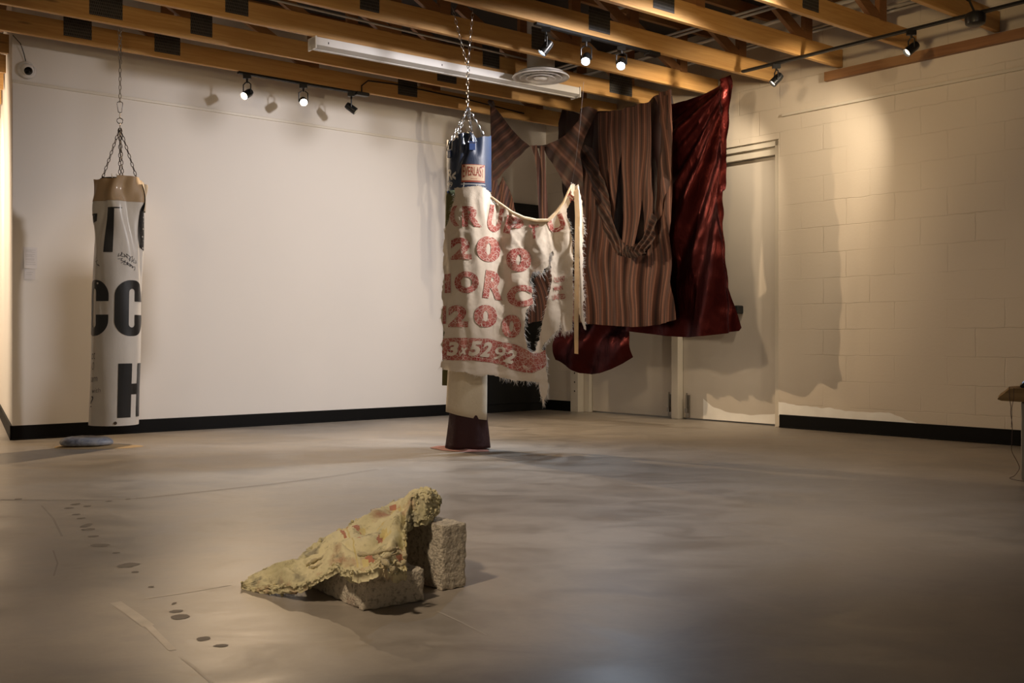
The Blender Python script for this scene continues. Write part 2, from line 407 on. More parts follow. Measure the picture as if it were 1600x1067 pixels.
# joists of the next bay, seen through the gap left of the partition
nb = ['just past', 'second past', 'third past', 'fourth past', 'fifth past', 'sixth past']
for i in range(6):
    k = -1-i
    p = beam_point(k); t = hit_line(p, bd, P0, dS)
    root = empty('ceiling_joist', (0,0,0), 0, 'short visible end of brown joist, '+nb[i]+' the partition at the left edge', 'joist', 'ceiling joists past the left partition')
    place_beam_obj(root, k)
    b = MB(); b.box(t-2.6, t-.015, -BT/2, BT/2, BZ, BZ+BH); b.build('bottom_chord', M_WOOD, root)
    b = MB(); b.box(t-2.6, t-.015, -BT/2, BT/2, ZC-.09, ZC-.002); b.build('top_chord', M_WOOD_D, root)
# conduits above the joists' lower chords, parallel to the block wall
for i, (off, z, r) in enumerate(((.30, 3.08, .012), (.38, 3.08, .012), (.62, 3.12, .016), (.95, 3.10, .012), (1.02, 3.1, .010), (1.7, 3.14, .016))):
    b = MB(); b.tube([C+nR*off+dR*.3+UP*z, C+nR*off+dR*7+UP*z], r, 8)
    o = b.build('conduit', M_PIPE, smooth=True)
    props(o, ['thin grey conduit nearest the block wall, above the joists', 'thin grey conduit second from the block wall, above the joists', 'thicker grey pipe third from the block wall, above the joists',
      'thin grey conduit fourth from the block wall, above the joists', 'thinnest grey conduit fifth from the block wall, above the joists', 'grey pipe farthest from the block wall, above the joists'][i], 'pipe', 'conduits above the joists')
p0 = beam_point(2); t0 = beam_t(2, 395); t1 = beam_t(2, 840)
b = MB(); b.tube([p0+bd*t0+pd*.12+UP*2.99, p0+bd*t1+pd*.10+UP*2.97], .008, 8)
props(b.build('conduit', M_PIPE, smooth=True), 'slim pale pipe running along the joists above the strip light', 'pipe')
# ------------------------------------------------------------------ strip light and diffuser
a0 = Vector((-1.407, 7.19, 0)); a1 = Vector((.541, 8.65, 0)); ax = (a1-a0).normalized(); ay = Vector((ax.y, -ax.x, 0))
root = empty('strip_light', (0,0,0), 0, 'long white unlit fluorescent batten fixed under the joists', 'light fixture')
root.matrix_world = frame(Vector((a0.x, a0.y, 2.77)), ax, ay)
LN = 2.438
b = MB(); b.box(0, LN, -.055, .055, .012, .07); b.build('housing', M_WHITE, root, bevel=.004)
b = MB(); b.add([(0.01,-.06,.012),(LN-.01,-.06,.012),(LN-.01,-.02,-.004),(.01,-.02,-.004),(.01,.02,-.004),(LN-.01,.02,-.004),(LN-.01,.06,.012),(.01,.06,.012)], [(0,1,2,3),(3,2,5,4),(4,5,6,7)])
b.box(0.0, LN, -.012, .012, -.012, .012)
b.build('reflector', M_WHITE_D, root)
for x in (0, LN-.012):
    b = MB(); b.box(x, x+.012, -.062, .062, -.012, .075); b.build('end_cap', M_WHITE, root, bevel=.003)
for x, y in ((.10,.0555),(1.05,.0555),(1.3,.0555),(1.95,.0555)):
    b = MB(); b.box(x, x+.006, .055, .0565, .03, .045); b.build('screw', M_SHADOWGAP, root)
DX = ray(845, 118, 8.1)
root = empty('air_diffuser', (DX.x, DX.y, 2.79), 0, 'round white ceiling air diffuser with concentric rings', 'vent')
b = MB(); b.lathe([(.10,.12),(.10,.045),(.215,.02),(.228,.006),(.224,0),(.205,.004),(.185,.03),(.185,.04)], 48, cap=False); b.build('outer_ring', M_WHITE, root, smooth=True)
for r, z in ((.165, -.004), (.115, -.010)):
    b = MB(); b.lathe([(r-.045,.034+z),(r-.02,.016+z),(r,.002+z),(r+.004,.004+z),(r-.016,.022+z),(r-.04,.04+z)], 48, cap=False); b.build('ring', M_WHITE, root, smooth=True)
b = MB(); b.lathe([(.001,-.016),(.03,-.016),(.052,-.006),(.055,0),(.03,.012),(.001,.012)], 32); b.build('centre_cone', M_WHITE, root, smooth=True)
b = MB(); b.lathe([(.18,.045),(.001,.045)], 32, cap=False); b.build('throat', M_SHADOWGAP, root)
b = MB(); b.lathe([(.11,.05),(.11,.55)], 24, cap=False); b.build('duct_collar', M_WHITE_D, root, smooth=True)
# ------------------------------------------------------------------ track lights
def track(name_label, pa, pb, feed=None, th=.018):
    d = (pb-pa); L = d.length; d.normalize(); y = Vector((-d.y, d.x, 0))
    root = empty('light_track', (0,0,0), 0, name_label, 'light track'); root.matrix_world = frame(pa, d, y)
    b = MB(); b.box(0, L, -.0175, .0175, 0, th); b.build('rail', M_BLKM, root, bevel=.002)
    b = MB(); b.box(0, L, -.006, .006, -.001, .003); b.build('slot', M_SHADOWGAP, root)
    if feed is not None:
        b = MB(); b.box(feed-.06, feed+.06, -.028, .028, -.012, th); b.build('feed_box', M_BLKM, root, bevel=.003)
    return root
def head(pos, aim, label, lens, top=2.80, glow=True, group='track spotlight heads'):
    """pos = centre of the lamp barrel, aim = direction"""
    pos = Vector(pos); aim = Vector(aim).normalized()
    root = empty('track_spotlight', pos, 0, label, 'spotlight', group)
    R = zrot(aim)
    side = aim.cross(UP); side = side.normalized() if side.length > .05 else Vector((1,0,0))
    b = MB(); b.lathe([(.012,-.055),(.026,-.052),(.031,-.03),(.032,.045),(.029,.047),(.027,.03)], 24, T=R, cap=False); b.lathe([(.012,-.055),(.001,-.056)], 24, T=R, cap=False)
    b.build('barrel', M_BLKM, root, smooth=True)
    b = MB(); b.lathe([(.027,.030),(.015,.034),(.001,.035)], 24, T=R, cap=False); b.build('lens', lens, root, smooth=True)
    h = top-pos.z
    b = MB()
    b.tube([side*.036, side*.036+UP*(h*.5), side*.012+UP*(h*.62)], .005, 6); b.tube([-side*.036, -side*.036+UP*(h*.5), -side*.012+UP*(h*.62)], .005, 6)
    b.tube([side*.036-side*.006, side*.036+side*.004], .009, 8); b.tube([-side*.036-side*.004, -side*.036+side*.006], .009, 8)
    b.build('yoke', M_BLKM, root, smooth=True)
    b = MB(); b.tube([UP*(h*.58), UP*(h-.012)], .008, 8); b.box(-.03, .03, -.014, .014, h-.03, h+.001); b.build('track_adapter', M_BLKM, root)
    return root
# left track on the joist beside the white wall
pa = beam_point(0)+bd*beam_t(0, 372)-UP*0+UP*(BZ-.018); pb = beam_point(0)+bd*beam_t(0, 576)+UP*(BZ-.018)
track('short black light track under the joist by the white wall', pa, pb, feed=(pb-pa).length-.07)
def on_beam(k, px, z): 
    p = beam_point(k)+bd*beam_t(k, px); return Vector((p.x, p.y, z))
A1 = on_beam(0, 386, 2.67); A2 = on_beam(0, 474, 2.685); A3 = on_beam(0, 549, 2.69)
TG = Vector((1.6, 8.2, 1.2))
head(A1, (-.35,-.8,-.55), 'black spotlight with warm glowing lens, leftmost on the track by the white wall', M_WARM, BZ-.018)
head(A2, (.25,-.85,-.42), 'black spotlight with the brightest warm starburst, middle of the track by the white wall', M_WARM, BZ-.018)
head(A3, (.85,.10,-.6), 'black spotlight turned right, no glare, by the feed box of the left track', M_WARM, BZ-.018)
# middle track, cool lamps
pa = on_beam(4, 836, BZ-.018); pb = on_beam(4, 1028, BZ-.018)
track('black light track under the joist in mid room, holding three cool spotlights', pa, pb, feed=(pb-pa).length-.06)
B1 = on_beam(4, 853, 2.685); B2 = on_beam(4, 916, 2.675); B3 = on_beam(4, 971, 2.70)
head(B1, (-.6,-.1,-.8), 'black spotlight tilted left with white glowing lens, left of the three cool spotlights', M_COOLE, BZ-.018)
head(B2, (-.15,-.75,-.6), 'black spotlight with cool white starburst, middle of the three cool spotlights', M_COOLE, BZ-.018)
head(B3, (-.15,-.75,-.6), 'black spotlight with cool white starburst, right of the three cool spotlights', M_COOLE, BZ-.018)
# right track along the block wall
pa = ray(1160, 118, 8.06); pa.z = 2.822; pb = ray(1600, 10, 6.39); pb = pa+(pb-pa)*1.5; pb.z = 2.822
track('long black light track running along the block wall', pa, pb)
dT = Vector((pb.x-pa.x, pb.y-pa.y, 0)).normalized()
def on_track(px, z):
    e = Vector(((px-HX)/F, 1, 0)); t = hit_line(Vector((pa.x, pa.y, 0)), dT, Vector((0,0,0)), e); return Vector((pa.x+dT.x*t, pa.y+dT.y*t, z))
C1 = on_track(1213, 2.705); C2 = on_track(1424, 2.70)
head(C1, (-.75,-.1,-.75), 'black spotlight pointing down left, nearest the hanging red satin', M_DIML, 2.822)
head(C2, (-.8,-.15,-.65), 'black spotlight pointing down left, on the track above the bare block wall', M_DIML, 2.822)
# round junction box on the right track
J = on_track(1524, 2.80)
root = empty('junction_box', J, 0, 'round black junction box on the track in the top right corner', 'junction box')
b = MB(); b.lathe([(.045,-.045),(.06,-.035),(.065,0),(.06,.03),(.03,.045)], 24); b.build('box_body', M_BLKM, root, smooth=True)
b = MB(); b.tube([(.0,0,.03),(-.03,.02,.12),(-.09,.05,.17),(-.12,.06,.3)], .007, 6); b.build('cable', M_BLKM, root, smooth=True)
# the light those visible lamps give
spot(A1+Vector((-.03,-.06,-.05)), A1+Vector((-.25,-1.1,-1.3)), 180, 92, .8, WARM, .03)
spot(A2+Vector((.05,-.05,-.04)), (1.0, 7.3, .40), 235, 100, .9, WARM, .03)
spot(A3+Vector((.05,-.03,-.05)), (1.4, 8.6, .8), 50, 66, .6, WARM, .03)
spot(B1+Vector((-.045,0,-.06)), (-.35, 6.7, 1.5), 90, 60, .7, COOL, .03)
spot(B2+Vector((-.03,-.04,-.06)), (-.1, 6.6, 1.2), 80, 60, .7, COOL, .03)
spot(B3+Vector((-.02,-.04,-.06)), (-.1, 5.4, 0), 80, 90, .9, COOL, .03)
spot(C1+Vector((-.06,0.01,-.05)), (.7, 9.1, 1.5), 60, 115, .5, (1.0,.82,.60), .03)
spot(C2+Vector((-.06,0.01,-.05)), (.9, 9.3, 1.2), 62, 96, .55, (1.0,.82,.60), .03)
spot((-4.9, 8.4, 2.7), (-5.3, 10.2, 1.3), 160, 110, .8, WARM2, .05)  # unseen lamp in the next bay, inferred from its bright wall
# cable above left track
b = MB(); q = on_beam(0, 566, BZ-.0)
b.tube([q+Vector((0,-.03,0)), q+Vector((0,-.035,.05)), q+Vector((.05,-.01,.10)), q+Vector((.25,.16,.115)), q+Vector((.8,.60,.10)), q+Vector((1.4,1.08,.06))], .006, 6)
props(b.build('power_cable', M_BLKM, smooth=True), 'thin black cable looping from the left track feed onto the joist', 'cable')

# ================================================================== cloth tools
def pip(x, y, poly):
    c = False; n = len(poly); j = n-1
    for i in range(n):
        xi, yi = poly[i]; xj, yj = poly[j]
        if (yi > y) != (yj > y) and x < (xj-xi)*(y-yi)/(yj-yi)+xi: c = not c
        j = i
    return c
def densify(poly, step, ragged=0.0, seed=0):
    out = []; n = len(poly)
    for i in range(n):
        a = Vector(poly[i]); b_ = Vector(poly[(i+1) % n]); L = (b_-a).length; k = max(1, int(L/step)); nn = Vector((b_.y-a.y, a.x-b_.x)).normalized() if L > 0 else Vector((0,0))
        for q in range(k):
            p = a.lerp(b_, q/k)
            if ragged and q: p = p+nn*ragged*(noise.noise(Vector((p.x*45+seed, p.y*45, 0)))+.6*noise.noise(Vector((p.x*150+seed, p.y*150, 3))))
            out.append((p.x, p.y))
    return out
def tri_region(poly, holes, step):
    """triangulated region of a 2D polygon with interior grid points"""
    pts = []; edges = []
    def loop(pl):
        b0 = len(pts)
        for p in pl: pts.append(Vector(p))
        n = len(pl)
        for i in range(n): edges.append((b0+i, b0+(i+1) % n))
        return list(range(b0, b0+n))
    f = loop(poly)
    for h in holes: loop(h)
    xs = [p[0] for p in poly]; ys = [p[1] for p in poly]
    y = min(ys)+step*.5; row = 0
    while y < max(ys):
        x = min(xs)+step*(.5 if row % 2 else .0)
        while x < max(xs):
            if pip(x, y, poly) and not any(pip(x, y, h) for h in holes): pts.append(Vector((x, y)))
            x += step
        y += step*.87; row += 1
    v, e, fc, _, _, _ = delaunay_2d_cdt(pts, edges, [], 0, 1e-6)
    fs = []
    for t in fc:
        cx = sum(v[i].x for i in t)/len(t); cy = sum(v[i].y for i in t)/len(t)
        if pip(cx, cy, poly) and not any(pip(cx, cy, h) for h in holes):
            a, b_, c_ = v[t[0]], v[t[1]], v[t[2]]
            if (b_-a).cross(c_-a) < 0: t = list(t)[::-1]
            fs.append(tuple(t))
    return [(p.x, p.y) for p in v], fs
def cloth(name, parent, poly, P, step=.012, holes=(), mats=None, uvf=None, thick=.0015, prints=(), ragged=0, back=False, seed=0):
    """poly in cloth-plane metres (a, z); P(a, z, lift) gives the place of each point"""
    pl = densify(poly, step, ragged, seed); hl = [densify(h, step, ragged, seed+5) for h in holes]
    v, fs = tri_region(pl, hl, step)
    mb = MB(); mb.add([P(a, z, 0) for a, z in v], fs, 0)
    uv = [(uvf(a, z) if uvf else (a, z)) for a, z in v]
    if thick: mb.add([P(a, z, -thick) for a, z in v], [f[::-1] for f in fs], 0); uv = uv+uv
    for (pv, pf, mi, lift) in prints:
        mb.add([P(a, z, lift) for a, z in pv], pf, mi); uv += [(a, z) for a, z in pv]
    o = mb.build(name, mats, parent, smooth=True, uvs=uv, sharp=0)
    return o
# ---- lettering
def glyphs(text, bold=0.0):
    cu = bpy.data.curves.new('t', 'FONT'); cu.body = text; cu.offset = bold; cu.resolution_u = 6
    ob = bpy.data.objects.new('t', cu); COL.objects.link(ob); bpy.context.view_layer.update()
    me = bpy.data.meshes.new_from_object(ob.evaluated_get(bpy.context.evaluated_depsgraph_get()))
    bpy.data.objects.remove(ob); bpy.data.curves.remove(cu)
    xs = [v.co.x for v in me.vertices]; ys = [v.co.y for v in me.vertices]
    x0, x1, y0, y1 = min(xs), max(xs), min(ys), max(ys)
    bm = bmesh.new(); bm.from_mesh(me); bpy.data.meshes.remove(me)
    for v in bm.verts: v.co = Vector(((v.co.x-x0)/(x1-x0)-.5, (v.co.y-y0)/(y1-y0)-.5, 0))
    return bm
def cut(bm, nx, ny):
    bmesh.ops.triangulate(bm, faces=bm.faces[:])
    for ax_, n in ((0, nx), (1, ny)):
        for i in range(1, n):
            co = Vector((0,0,0)); no = Vector((0,0,0)); co[ax_] = -.5+i/n; no[ax_] = 1
            bmesh.ops.bisect_plane(bm, geom=bm.verts[:]+bm.edges[:]+bm.faces[:], plane_co=co, plane_no=no, dist=1e-6)
    bmesh.ops.triangulate(bm, faces=bm.faces[:])
def poly_bm(loops):
    """normalised polygon (first loop outer, others holes) as bmesh in its own units"""
    v, fs = tri_region(densify(loops[0], .02), [densify(h, .02) for h in loops[1:]], .03)
    return v, fs
def text2d(text, cx, cy, w_, h_, rot=0, bold=.0, n=(6, 8), shear=0, mi=1, lift=.003, bend=None):
    bm = glyphs(text, bold); cut(bm, *n); bm.verts.index_update()
    vs = []
    for v in bm.verts:
        x, y = v.co.x, v.co.y
        if bend: x, y = bend(x, y)
        x, y = x*w_+shear*y*h_, y*h_
        vs.append((cx+x*math.cos(rot)-y*math.sin(rot), cy+x*math.sin(rot)+y*math.cos(rot)))
    fs = [tuple(v.index for v in f.verts) for f in bm.faces]; bm.free()
    out = []
    for f in fs:
        a, b_, c_ = (Vector(vs[i]) for i in f[:3]); out.append(f if (b_-a).cross(c_-a) > 0 else f[::-1])
    return (vs, out, mi, lift)
# ---- chains
def chain(mb, p0, p1, link=.032, wd=.019, r=.0026, m=0, start=0):
    p0 = Vector(p0); p1 = Vector(p1); d = p1-p0; L = d.length; n = max(1, round(L/(link-2.2*r))); d.normalize()
    a = d.orthogonal().normalized(); c_ = d.cross(a)
    for i in range(n):
        mid = p0+d*(L*(i+.5)/n); hl = (L/n)/2+1.1*r
        t = PI/4+(PI/2 if (i+start) % 2 else 0); s = a*math.cos(t)+c_*math.sin(t); R = wd/2-r
        pts = []
        for k in range(5): q = PI*k/4; pts.append(mid+d*(hl-R+R*math.sin(q)-r)+s*R*math.cos(q))
        for k in range(5): q = PI*k/4; pts.append(mid-d*(hl-R+R*math.sin(q)-r)-s*R*math.cos(q))
        mb.tube(pts, r, 5, m, closed=True)
def ring(mb, c, nrm, R, r, m=0, n=20, sq=1.0):
    nrm = Vector(nrm).normalized(); a = nrm.orthogonal().normalized(); b_ = nrm.cross(a)
    mb.tube([Vector(c)+a*R*math.cos(2*PI*k/n)+b_*R*sq*math.sin(2*PI*k/n) for k in range(n)], r, 6, m, closed=True)
# ================================================================== cloth materials
def m_vinyl(name, a, b_, rough=.33, bump=.25):
    n = N(name); f = n.noise(n.mapping(), 7, 4)
    n.col(n.mix(f, a, b_)); n.bump(n.noise(n.mapping(scale=(1,1,.5)), 22, 5, .6), bump, .008); n.set(rough); n.b.inputs['Coat Weight'].default_value = .15
    return n.mat
M_VW = m_vinyl('white_vinyl', (.60,.56,.50), (.70,.66,.60))
M_VBLK = m_vinyl('black_print', (.008,.008,.008), (.012,.012,.012), .4)
M_VTAN = m_vinyl('tan_canvas', (.36,.24,.13), (.44,.31,.18), .55)
M_VTAN_P = m_vinyl('patterned_tan_canvas', (.20,.15,.10), (.50,.42,.30), .55)
M_INK = plain('grey_marker_ink', (.07,.065,.07), .6)
M_VBLUE = m_vinyl('navy_vinyl', (.013,.022,.048), (.022,.038,.080), .45, .3)
M_LBL = plain('cream_label', (.55,.38,.24), .6); M_LRED = plain('label_red', (.26,.045,.018), .6); M_WPRINT = plain('white_print', (.62,.60,.56), .5)
def m_canvas(name, a, b_, fine=500, rough=.9, sheen=.3):
    n = N(name); f = n.noise(n.mapping(), 6, 5)
    n.col(n.mix(f, a, b_)); n.bump(n.math('ADD', n.noise(n.mapping(), fine, 2), n.math('MULTIPLY', n.noise(n.mapping(), 26, 5), 2.5)), .45, .006); n.set(rough)
    n.b.inputs['Sheen Weight'].default_value = sheen
    return n.mat
M_CREAM = m_canvas('cream_sackcloth', (.66,.55,.41), (.76,.66,.53))
M_CREAM2 = m_canvas('plain_cream_canvas', (.62,.52,.36), (.70,.60,.43))
M_HEM = m_canvas('tan_selvage', (.62,.44,.24), (.72,.54,.32))
M_THREAD = m_canvas('loose_thread', (.80,.74,.66), (.86,.80,.72))
M_OLIVE = m_canvas('olive_canvas', (.09,.085,.025), (.13,.12,.04), 500, .9, 0)
M_MAROON = m_canvas('maroon_cloth', (.022,.002,.002), (.036,.004,.004), 300, .75, 0)
M_REDLIP = m_canvas('faded_red_cloth', (.30,.09,.06), (.40,.14,.09), 300, .7)
def m_print():
    n = N('cracked_red_print'); v = n.n('ShaderNodeTexVoronoi', feature='DISTANCE_TO_EDGE'); n.l(n.mapping(src='UV', scale=(1,1,1)), v.inputs[0]); v.inputs['Scale'].default_value = 40
    e = n.ramp(v.outputs[0], [(.015, 1), (.045, 0)])
    w1 = n.noise(n.mapping(src='UV'), 9, 3)
    v2 = n.n('ShaderNodeTexVoronoi', feature='DISTANCE_TO_EDGE'); n.l(n.mapping(src='UV', rot=(0,0,.5)), v2.inputs[0]); v2.inputs['Scale'].default_value = 105
    c = n.mix(n.ramp(w1, [(.38, 0), (.62, 1)]), (.30,.012,.010), (.42,.11,.075)); c = n.mix(n.ramp(v2.outputs[0], [(.02, .55), (.09, 0)]), c, (.60,.42,.32))
    n.col(n.mix(e, c, (.66,.52,.42))); n.set(.8); return n.mat
M_RED = m_print()
def m_stripe(name, per=.030, dark=1.0):
    n = N(name); s = n.n('ShaderNodeSeparateXYZ'); n.l(n.tc.outputs['UV'], s.inputs[0])
    fr = n.math('FRACT', n.math('DIVIDE', s.outputs[0], per))
    A = (.105*dark,.035*dark,.019*dark); Bc = (.040*dark,.013*dark,.008*dark); Cc = (.29*dark,.125*dark,.080*dark); Dc = (.15*dark,.055*dark,.032*dark)
    c = n.ramp(fr, [(0, Bc), (.12, Bc), (.20, A), (.34, A), (.40, Dc), (.47, Cc), (.53, Cc), (.60, Dc), (.70, A), (.80, Dc), (.86, A), (1, Bc)])
    f2 = n.math('FRACT', n.math('DIVIDE', s.outputs[0], per*4.0))
    c = n.mix(n.ramp(f2, [(.10, 0), (.14, .75), (.22, .75), (.26, 0)]), c, Bc)
    n.col(n.mix(n.math('MULTIPLY', n.noise(n.mapping(), 40, 3), .3), c, Bc)); n.set(.7)
    n.b.inputs['Sheen Weight'].default_value = .02
    n.bump(n.noise(n.mapping(), 400, 2), .2, .002); return n.mat
M_STR = m_stripe('striped_brown_cloth', .044, .78); M_STR2 = m_stripe('striped_brown_cloth_wide', .085, .52)
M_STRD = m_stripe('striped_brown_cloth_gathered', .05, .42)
def m_satin():
    n = N('red_satin'); v = n.mapping(scale=(2.2,2.2,.55)); f = n.noise(v, 5, 7, .62, 1.6)
    lw = n.n('ShaderNodeLayerWeight'); lw.inputs[0].default_value = .4
    n.col(n.mix(lw.outputs['Facing'], (.044,.0026,.0016), (.038,.010,.015))); n.set(.34, .85)
    p = n.bump(f, .35, .02); n.bump(n.noise(n.mapping(scale=(1.5,1.5,.8)), 38, 5, .6, 1.0), .16, .006, p)
    return n.mat
M_SATIN = m_satin()
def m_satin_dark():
    n = N('red_satin_shaded'); n.col(n.mix(n.noise(n.mapping(), 5, 4), (.009,.0015,.0015), (.022,.003,.003))); n.set(.6); return n.mat
M_SATIN_D = m_satin_dark()  # darker copy of the satin, shade put into its colour
# ================================================================== WHITE HEAVY BAG (left)
def make_left_bag():
    top = ray(187, 283, 7.0); bot = ray(179, 662, 7.0)
    vr = Vector((top.x, top.y, 0)).normalized(); rt = Vector((vr.y, -vr.x, 0))      # rt: to the viewer's right
    R = .158; zt, zb = top.z, bot.z
    root = empty('heavy_bag', (top.x, top.y, zb), 0, 'white vinyl heavy bag with bold black letters hanging from a chain', 'punching bag')
    def axis(z): t = (z-zb)/(zt-zb); return Vector((bot.x, bot.y, 0)).lerp(Vector((top.x, top.y, 0)), t)
    def wr(phi, z):
        t = (zt-z)/(zt-zb)
        k = .013*math.exp(-((t-.12)/.13)**2)
        if t < .13: r0 = (.011*math.sin(phi*4.3+z*14)+.009*math.sin(phi*9+1-z*20)+.012*math.exp(-((phi-1.2)/.25)**2))*(1-t/.13)
        else: r0 = 0
        r = R+(-.012 if t < .10 else 0)*(1-t/.10)
        r += r0+k*math.sin(phi*5+z*9)+.006*noise.noise(Vector((phi*1.7, z*2.5, 1)))*(1+2.5*math.exp(-(t/.3)**2))
        # long diagonal creases below the top
        for (p0, s, amp, wdt, t0, t1) in ((.15, 2.2, .016, .16, .04, .36), (-.55, -2.0, .012, .14, .05, .30), (.95, 1.2, .014, .15, .1, .5), (-.95, 1.0, .008, .12, .2, .6)):
            if t0 < t < t1: r -= amp*math.exp(-((phi-p0-(t-t0)*s)/wdt)**2)*math.sin(PI*(t-t0)/(t1-t0))
        r += .005*math.sin(phi*3+.4)*max(0, t-.5)
        return r
    def P(a, z, lift=0):
        phi = a/R; r = wr(phi, z)+lift; c_ = axis(z)
        return c_+rt*(r*math.sin(phi))-vr*(r*math.cos(phi))+UP*z
    zs = zt-.075*2.0
    def skin(name, z0, z1, mats, prints=(), nz=60, a0=-PI, a1=PI, out=0, rag=None):
        mb = MB(); na = 192
        full = abs(a1-a0-2*PI) < 1e-6
        for i in range(nz+1):
            for k in range(na+(0 if full else 1)):
                phi = a0+(a1-a0)*k/na; z = z0+(z1-z0)*i/nz
                if rag: z = z+rag(phi, i/nz)
                mb.v.append(P(phi*R, z, out))
        m_ = na if full else na+1
        for i in range(nz):
            for k in range(na):
                l = (k+1) % m_
                mb.f.append((i*m_+k, i*m_+l, (i+1)*m_+l, (i+1)*m_+k)); mb.m.append(0)
        for (pv, pf, mi, lift) in prints: mb.add([P(a, z, lift+out) for a, z in pv], pf, mi)
        o = mb.build(name, mats, root, smooth=True, sharp=0); o.matrix_parent_inverse = Matrix.Translation(root.location).inverted()
        return o
    def pz(py): return CH+(HY-py)/F*6.86
    pr = []
    def addpoly(loops, cx, cz):
        v, fs = poly_bm(loops); pr.append(([(x+cx, y+cz) for x, y in v], fs, 1, .0022))
    def stad(w_, h_, r, n=10):
        out = []
        for (qx, qy, a) in ((w_/2-r, h_/2-r, 0), (-w_/2+r, h_/2-r, PI/2), (-w_/2+r, -h_/2+r, PI), (w_/2-r, -h_/2+r, 1.5*PI)):
            for k in range(n+1): q = a+PI/2*k/n; out.append((qx+r*math.cos(q), qy+r*math.sin(q)))
        return out
    def letter_C(w_, h_, st, gap):
        r = w_*.45; ri = (w_-2*st)/2
        out = []; n = 10
        def arc(cx, cy, rr, a0, a1): return [(cx+rr*math.cos(a0+(a1-a0)*k/n), cy+rr*math.sin(a0+(a1-a0)*k/n)) for k in range(n+1)]
        out += [(w_/2, gap)]+arc(w_/2-r, h_/2-r, r, 0, PI/2)+arc(-w_/2+r, h_/2-r, r, PI/2, PI)+arc(-w_/2+r, -h_/2+r, r, PI, 1.5*PI)+arc(w_/2-r, -h_/2+r, r, 1.5*PI, 2*PI)+[(w_/2, -gap)]
        hi = h_/2-st*.62
        out += [(ri, -gap)]+arc(0, -hi+ri, ri, 0, -PI)+arc(0, hi-ri, ri, PI, 0)+[(ri, gap)]
        return [out]
    zc = pz(481); hC = pz(437)-pz(525)
    c2l = -.097*R; wC = .235
    addpoly(letter_C(wC, hC, .094, .045), c2l+wC/2, zc)
    addpoly(letter_C(wC, hC, .094, .045), -.34*R-wC/2, zc)
    addpoly(letter_C(wC, hC, .094, .045), c2l+wC*1.5+.04, zc)
    # top row: foot of a T or Y, cut by the tan band
    z0, z1 = pz(394), pz(324)
    addpoly([[(-.062, z0), (-.0, z0), (.008, z1-.01), (.055, z1-.006), (.055, z1), (-.038, z1)]], -.035, 0)
    addpoly([stad(.24, .36, .10), stad(.06, .22, .03)], .262, pz(360)+.06)
    addpoly([[(-.05, pz(352)), (.05, pz(345)), (.05, pz(333)), (-.05, pz(333))]], -.21, 0)
    # H
    z0, z1 = pz(653), pz(568); zm0, zm1 = pz(617), pz(600); x0 = .10*R; st = .092; gp = .052
    addpoly([[(x0, z0), (x0+st, z0), (x0+st, zm0), (x0+st+gp, zm0), (x0+st+gp, z0), (x0+2*st+gp, z0), (x0+2*st+gp, z1), (x0+st+gp, z1), (x0+st+gp, zm1), (x0+st, zm1), (x0+st, z1), (x0, z1)]], 0, 0)
    # handwriting
    for tx, py, a, w_, h_ in (('ot', 556, -1.12, .05, .045), ('O', 572, -1.12, .028, .05), ('am', 593, -1.03, .07, .03), ('with', 610, -.90, .085, .032), ('?', 628, -1.15, .03, .075)):
        q = text2d(tx, a*R, pz(py), w_, h_, .08, -.012, (2, 2), .2, 2, .0016); pr.append(q)
    # signature scrawl
    def scrawl(cx, cz, w_, h_, n, sd):
        pts = []; random.seed(sd)
        for i in range(n):
            t = i/n; pts.append((cx+w_*(t-.5)+.012*math.sin(i*2.1+sd), cz+h_*.5*math.sin(i*1.7+sd)*random.uniform(.4, 1)-.05*(t-.5)))
        vs = []; fs = []; wd = .0016
        for i in range(len(pts)-1):
            a = Vector(pts[i]); c_ = Vector(pts[i+1]); d = c_-a; nn = Vector((-d.y, d.x)).normalized()*wd
            for k in range(6):
                e0 = a.lerp(c_, k/6); e1 = a.lerp(c_, (k+1)/6); b0 = len(vs)
                vs += [tuple(e0-nn), tuple(e1-nn), tuple(e1+nn), tuple(e0+nn)]; fs.append((b0, b0+1, b0+2, b0+3))
        return (vs, fs, 2, .0018)
    pr.append(scrawl(.07, pz(402), .13, .05, 22, 3)); pr.append(scrawl(.08, pz(414), .10, .035, 16, 5)); pr.append(scrawl(-.15, pz(410), .04, .04, 8, 8)); pr.append(scrawl(.05, pz(409), .08, .02, 12, 11))
    skin('bag_cover', zb, zs+.02, [M_VW, M_VBLK, M_INK], pr, 150)
    # bottom hem, rivet
    skin('bottom_hem', zb-.004, zb+.03, [M_VW], (), 3, out=.002)
    mb = MB(); q = P(.005, zb+.016, .004); mb.lathe([(.001,.004),(.010,.003),(.011,0),(.001,0)], 16, T=Matrix.Translation(q) @ zrot(-vr))
    o = mb.build('rivet', plain('brown_rivet', (.06,.035,.02), .5), root, smooth=True); o.matrix_parent_inverse = Matrix.Translation(root.location).inverted()
    mb = MB(); mb.v = [P(2*PI*k/48*R, zb+.01, -.004) for k in range(48)]; mb.f = [tuple(range(48))]; mb.m = [0]
    o = mb.build('bag_base', M_VW, root); o.matrix_parent_inverse = Matrix.Translation(root.location).inverted()
    # tan band, flaring and crumpled at its upper edge
    def rag(phi, t): return t*(.018*noise.noise(Vector((phi*1.4, 7, 0)))+(.018 if -.1 < phi < 1.0 else 0)-(.018 if phi > 1.15 else 0))
    skin('tan_top_band', zs-.002, zt, [M_VTAN], (), 16, out=.004, rag=rag)
    skin('patterned_flap', zs-.06, zt-.02, [M_VTAN_P], (), 16, 1.02, 2.0, .012, rag=lambda phi, t: t*.01)
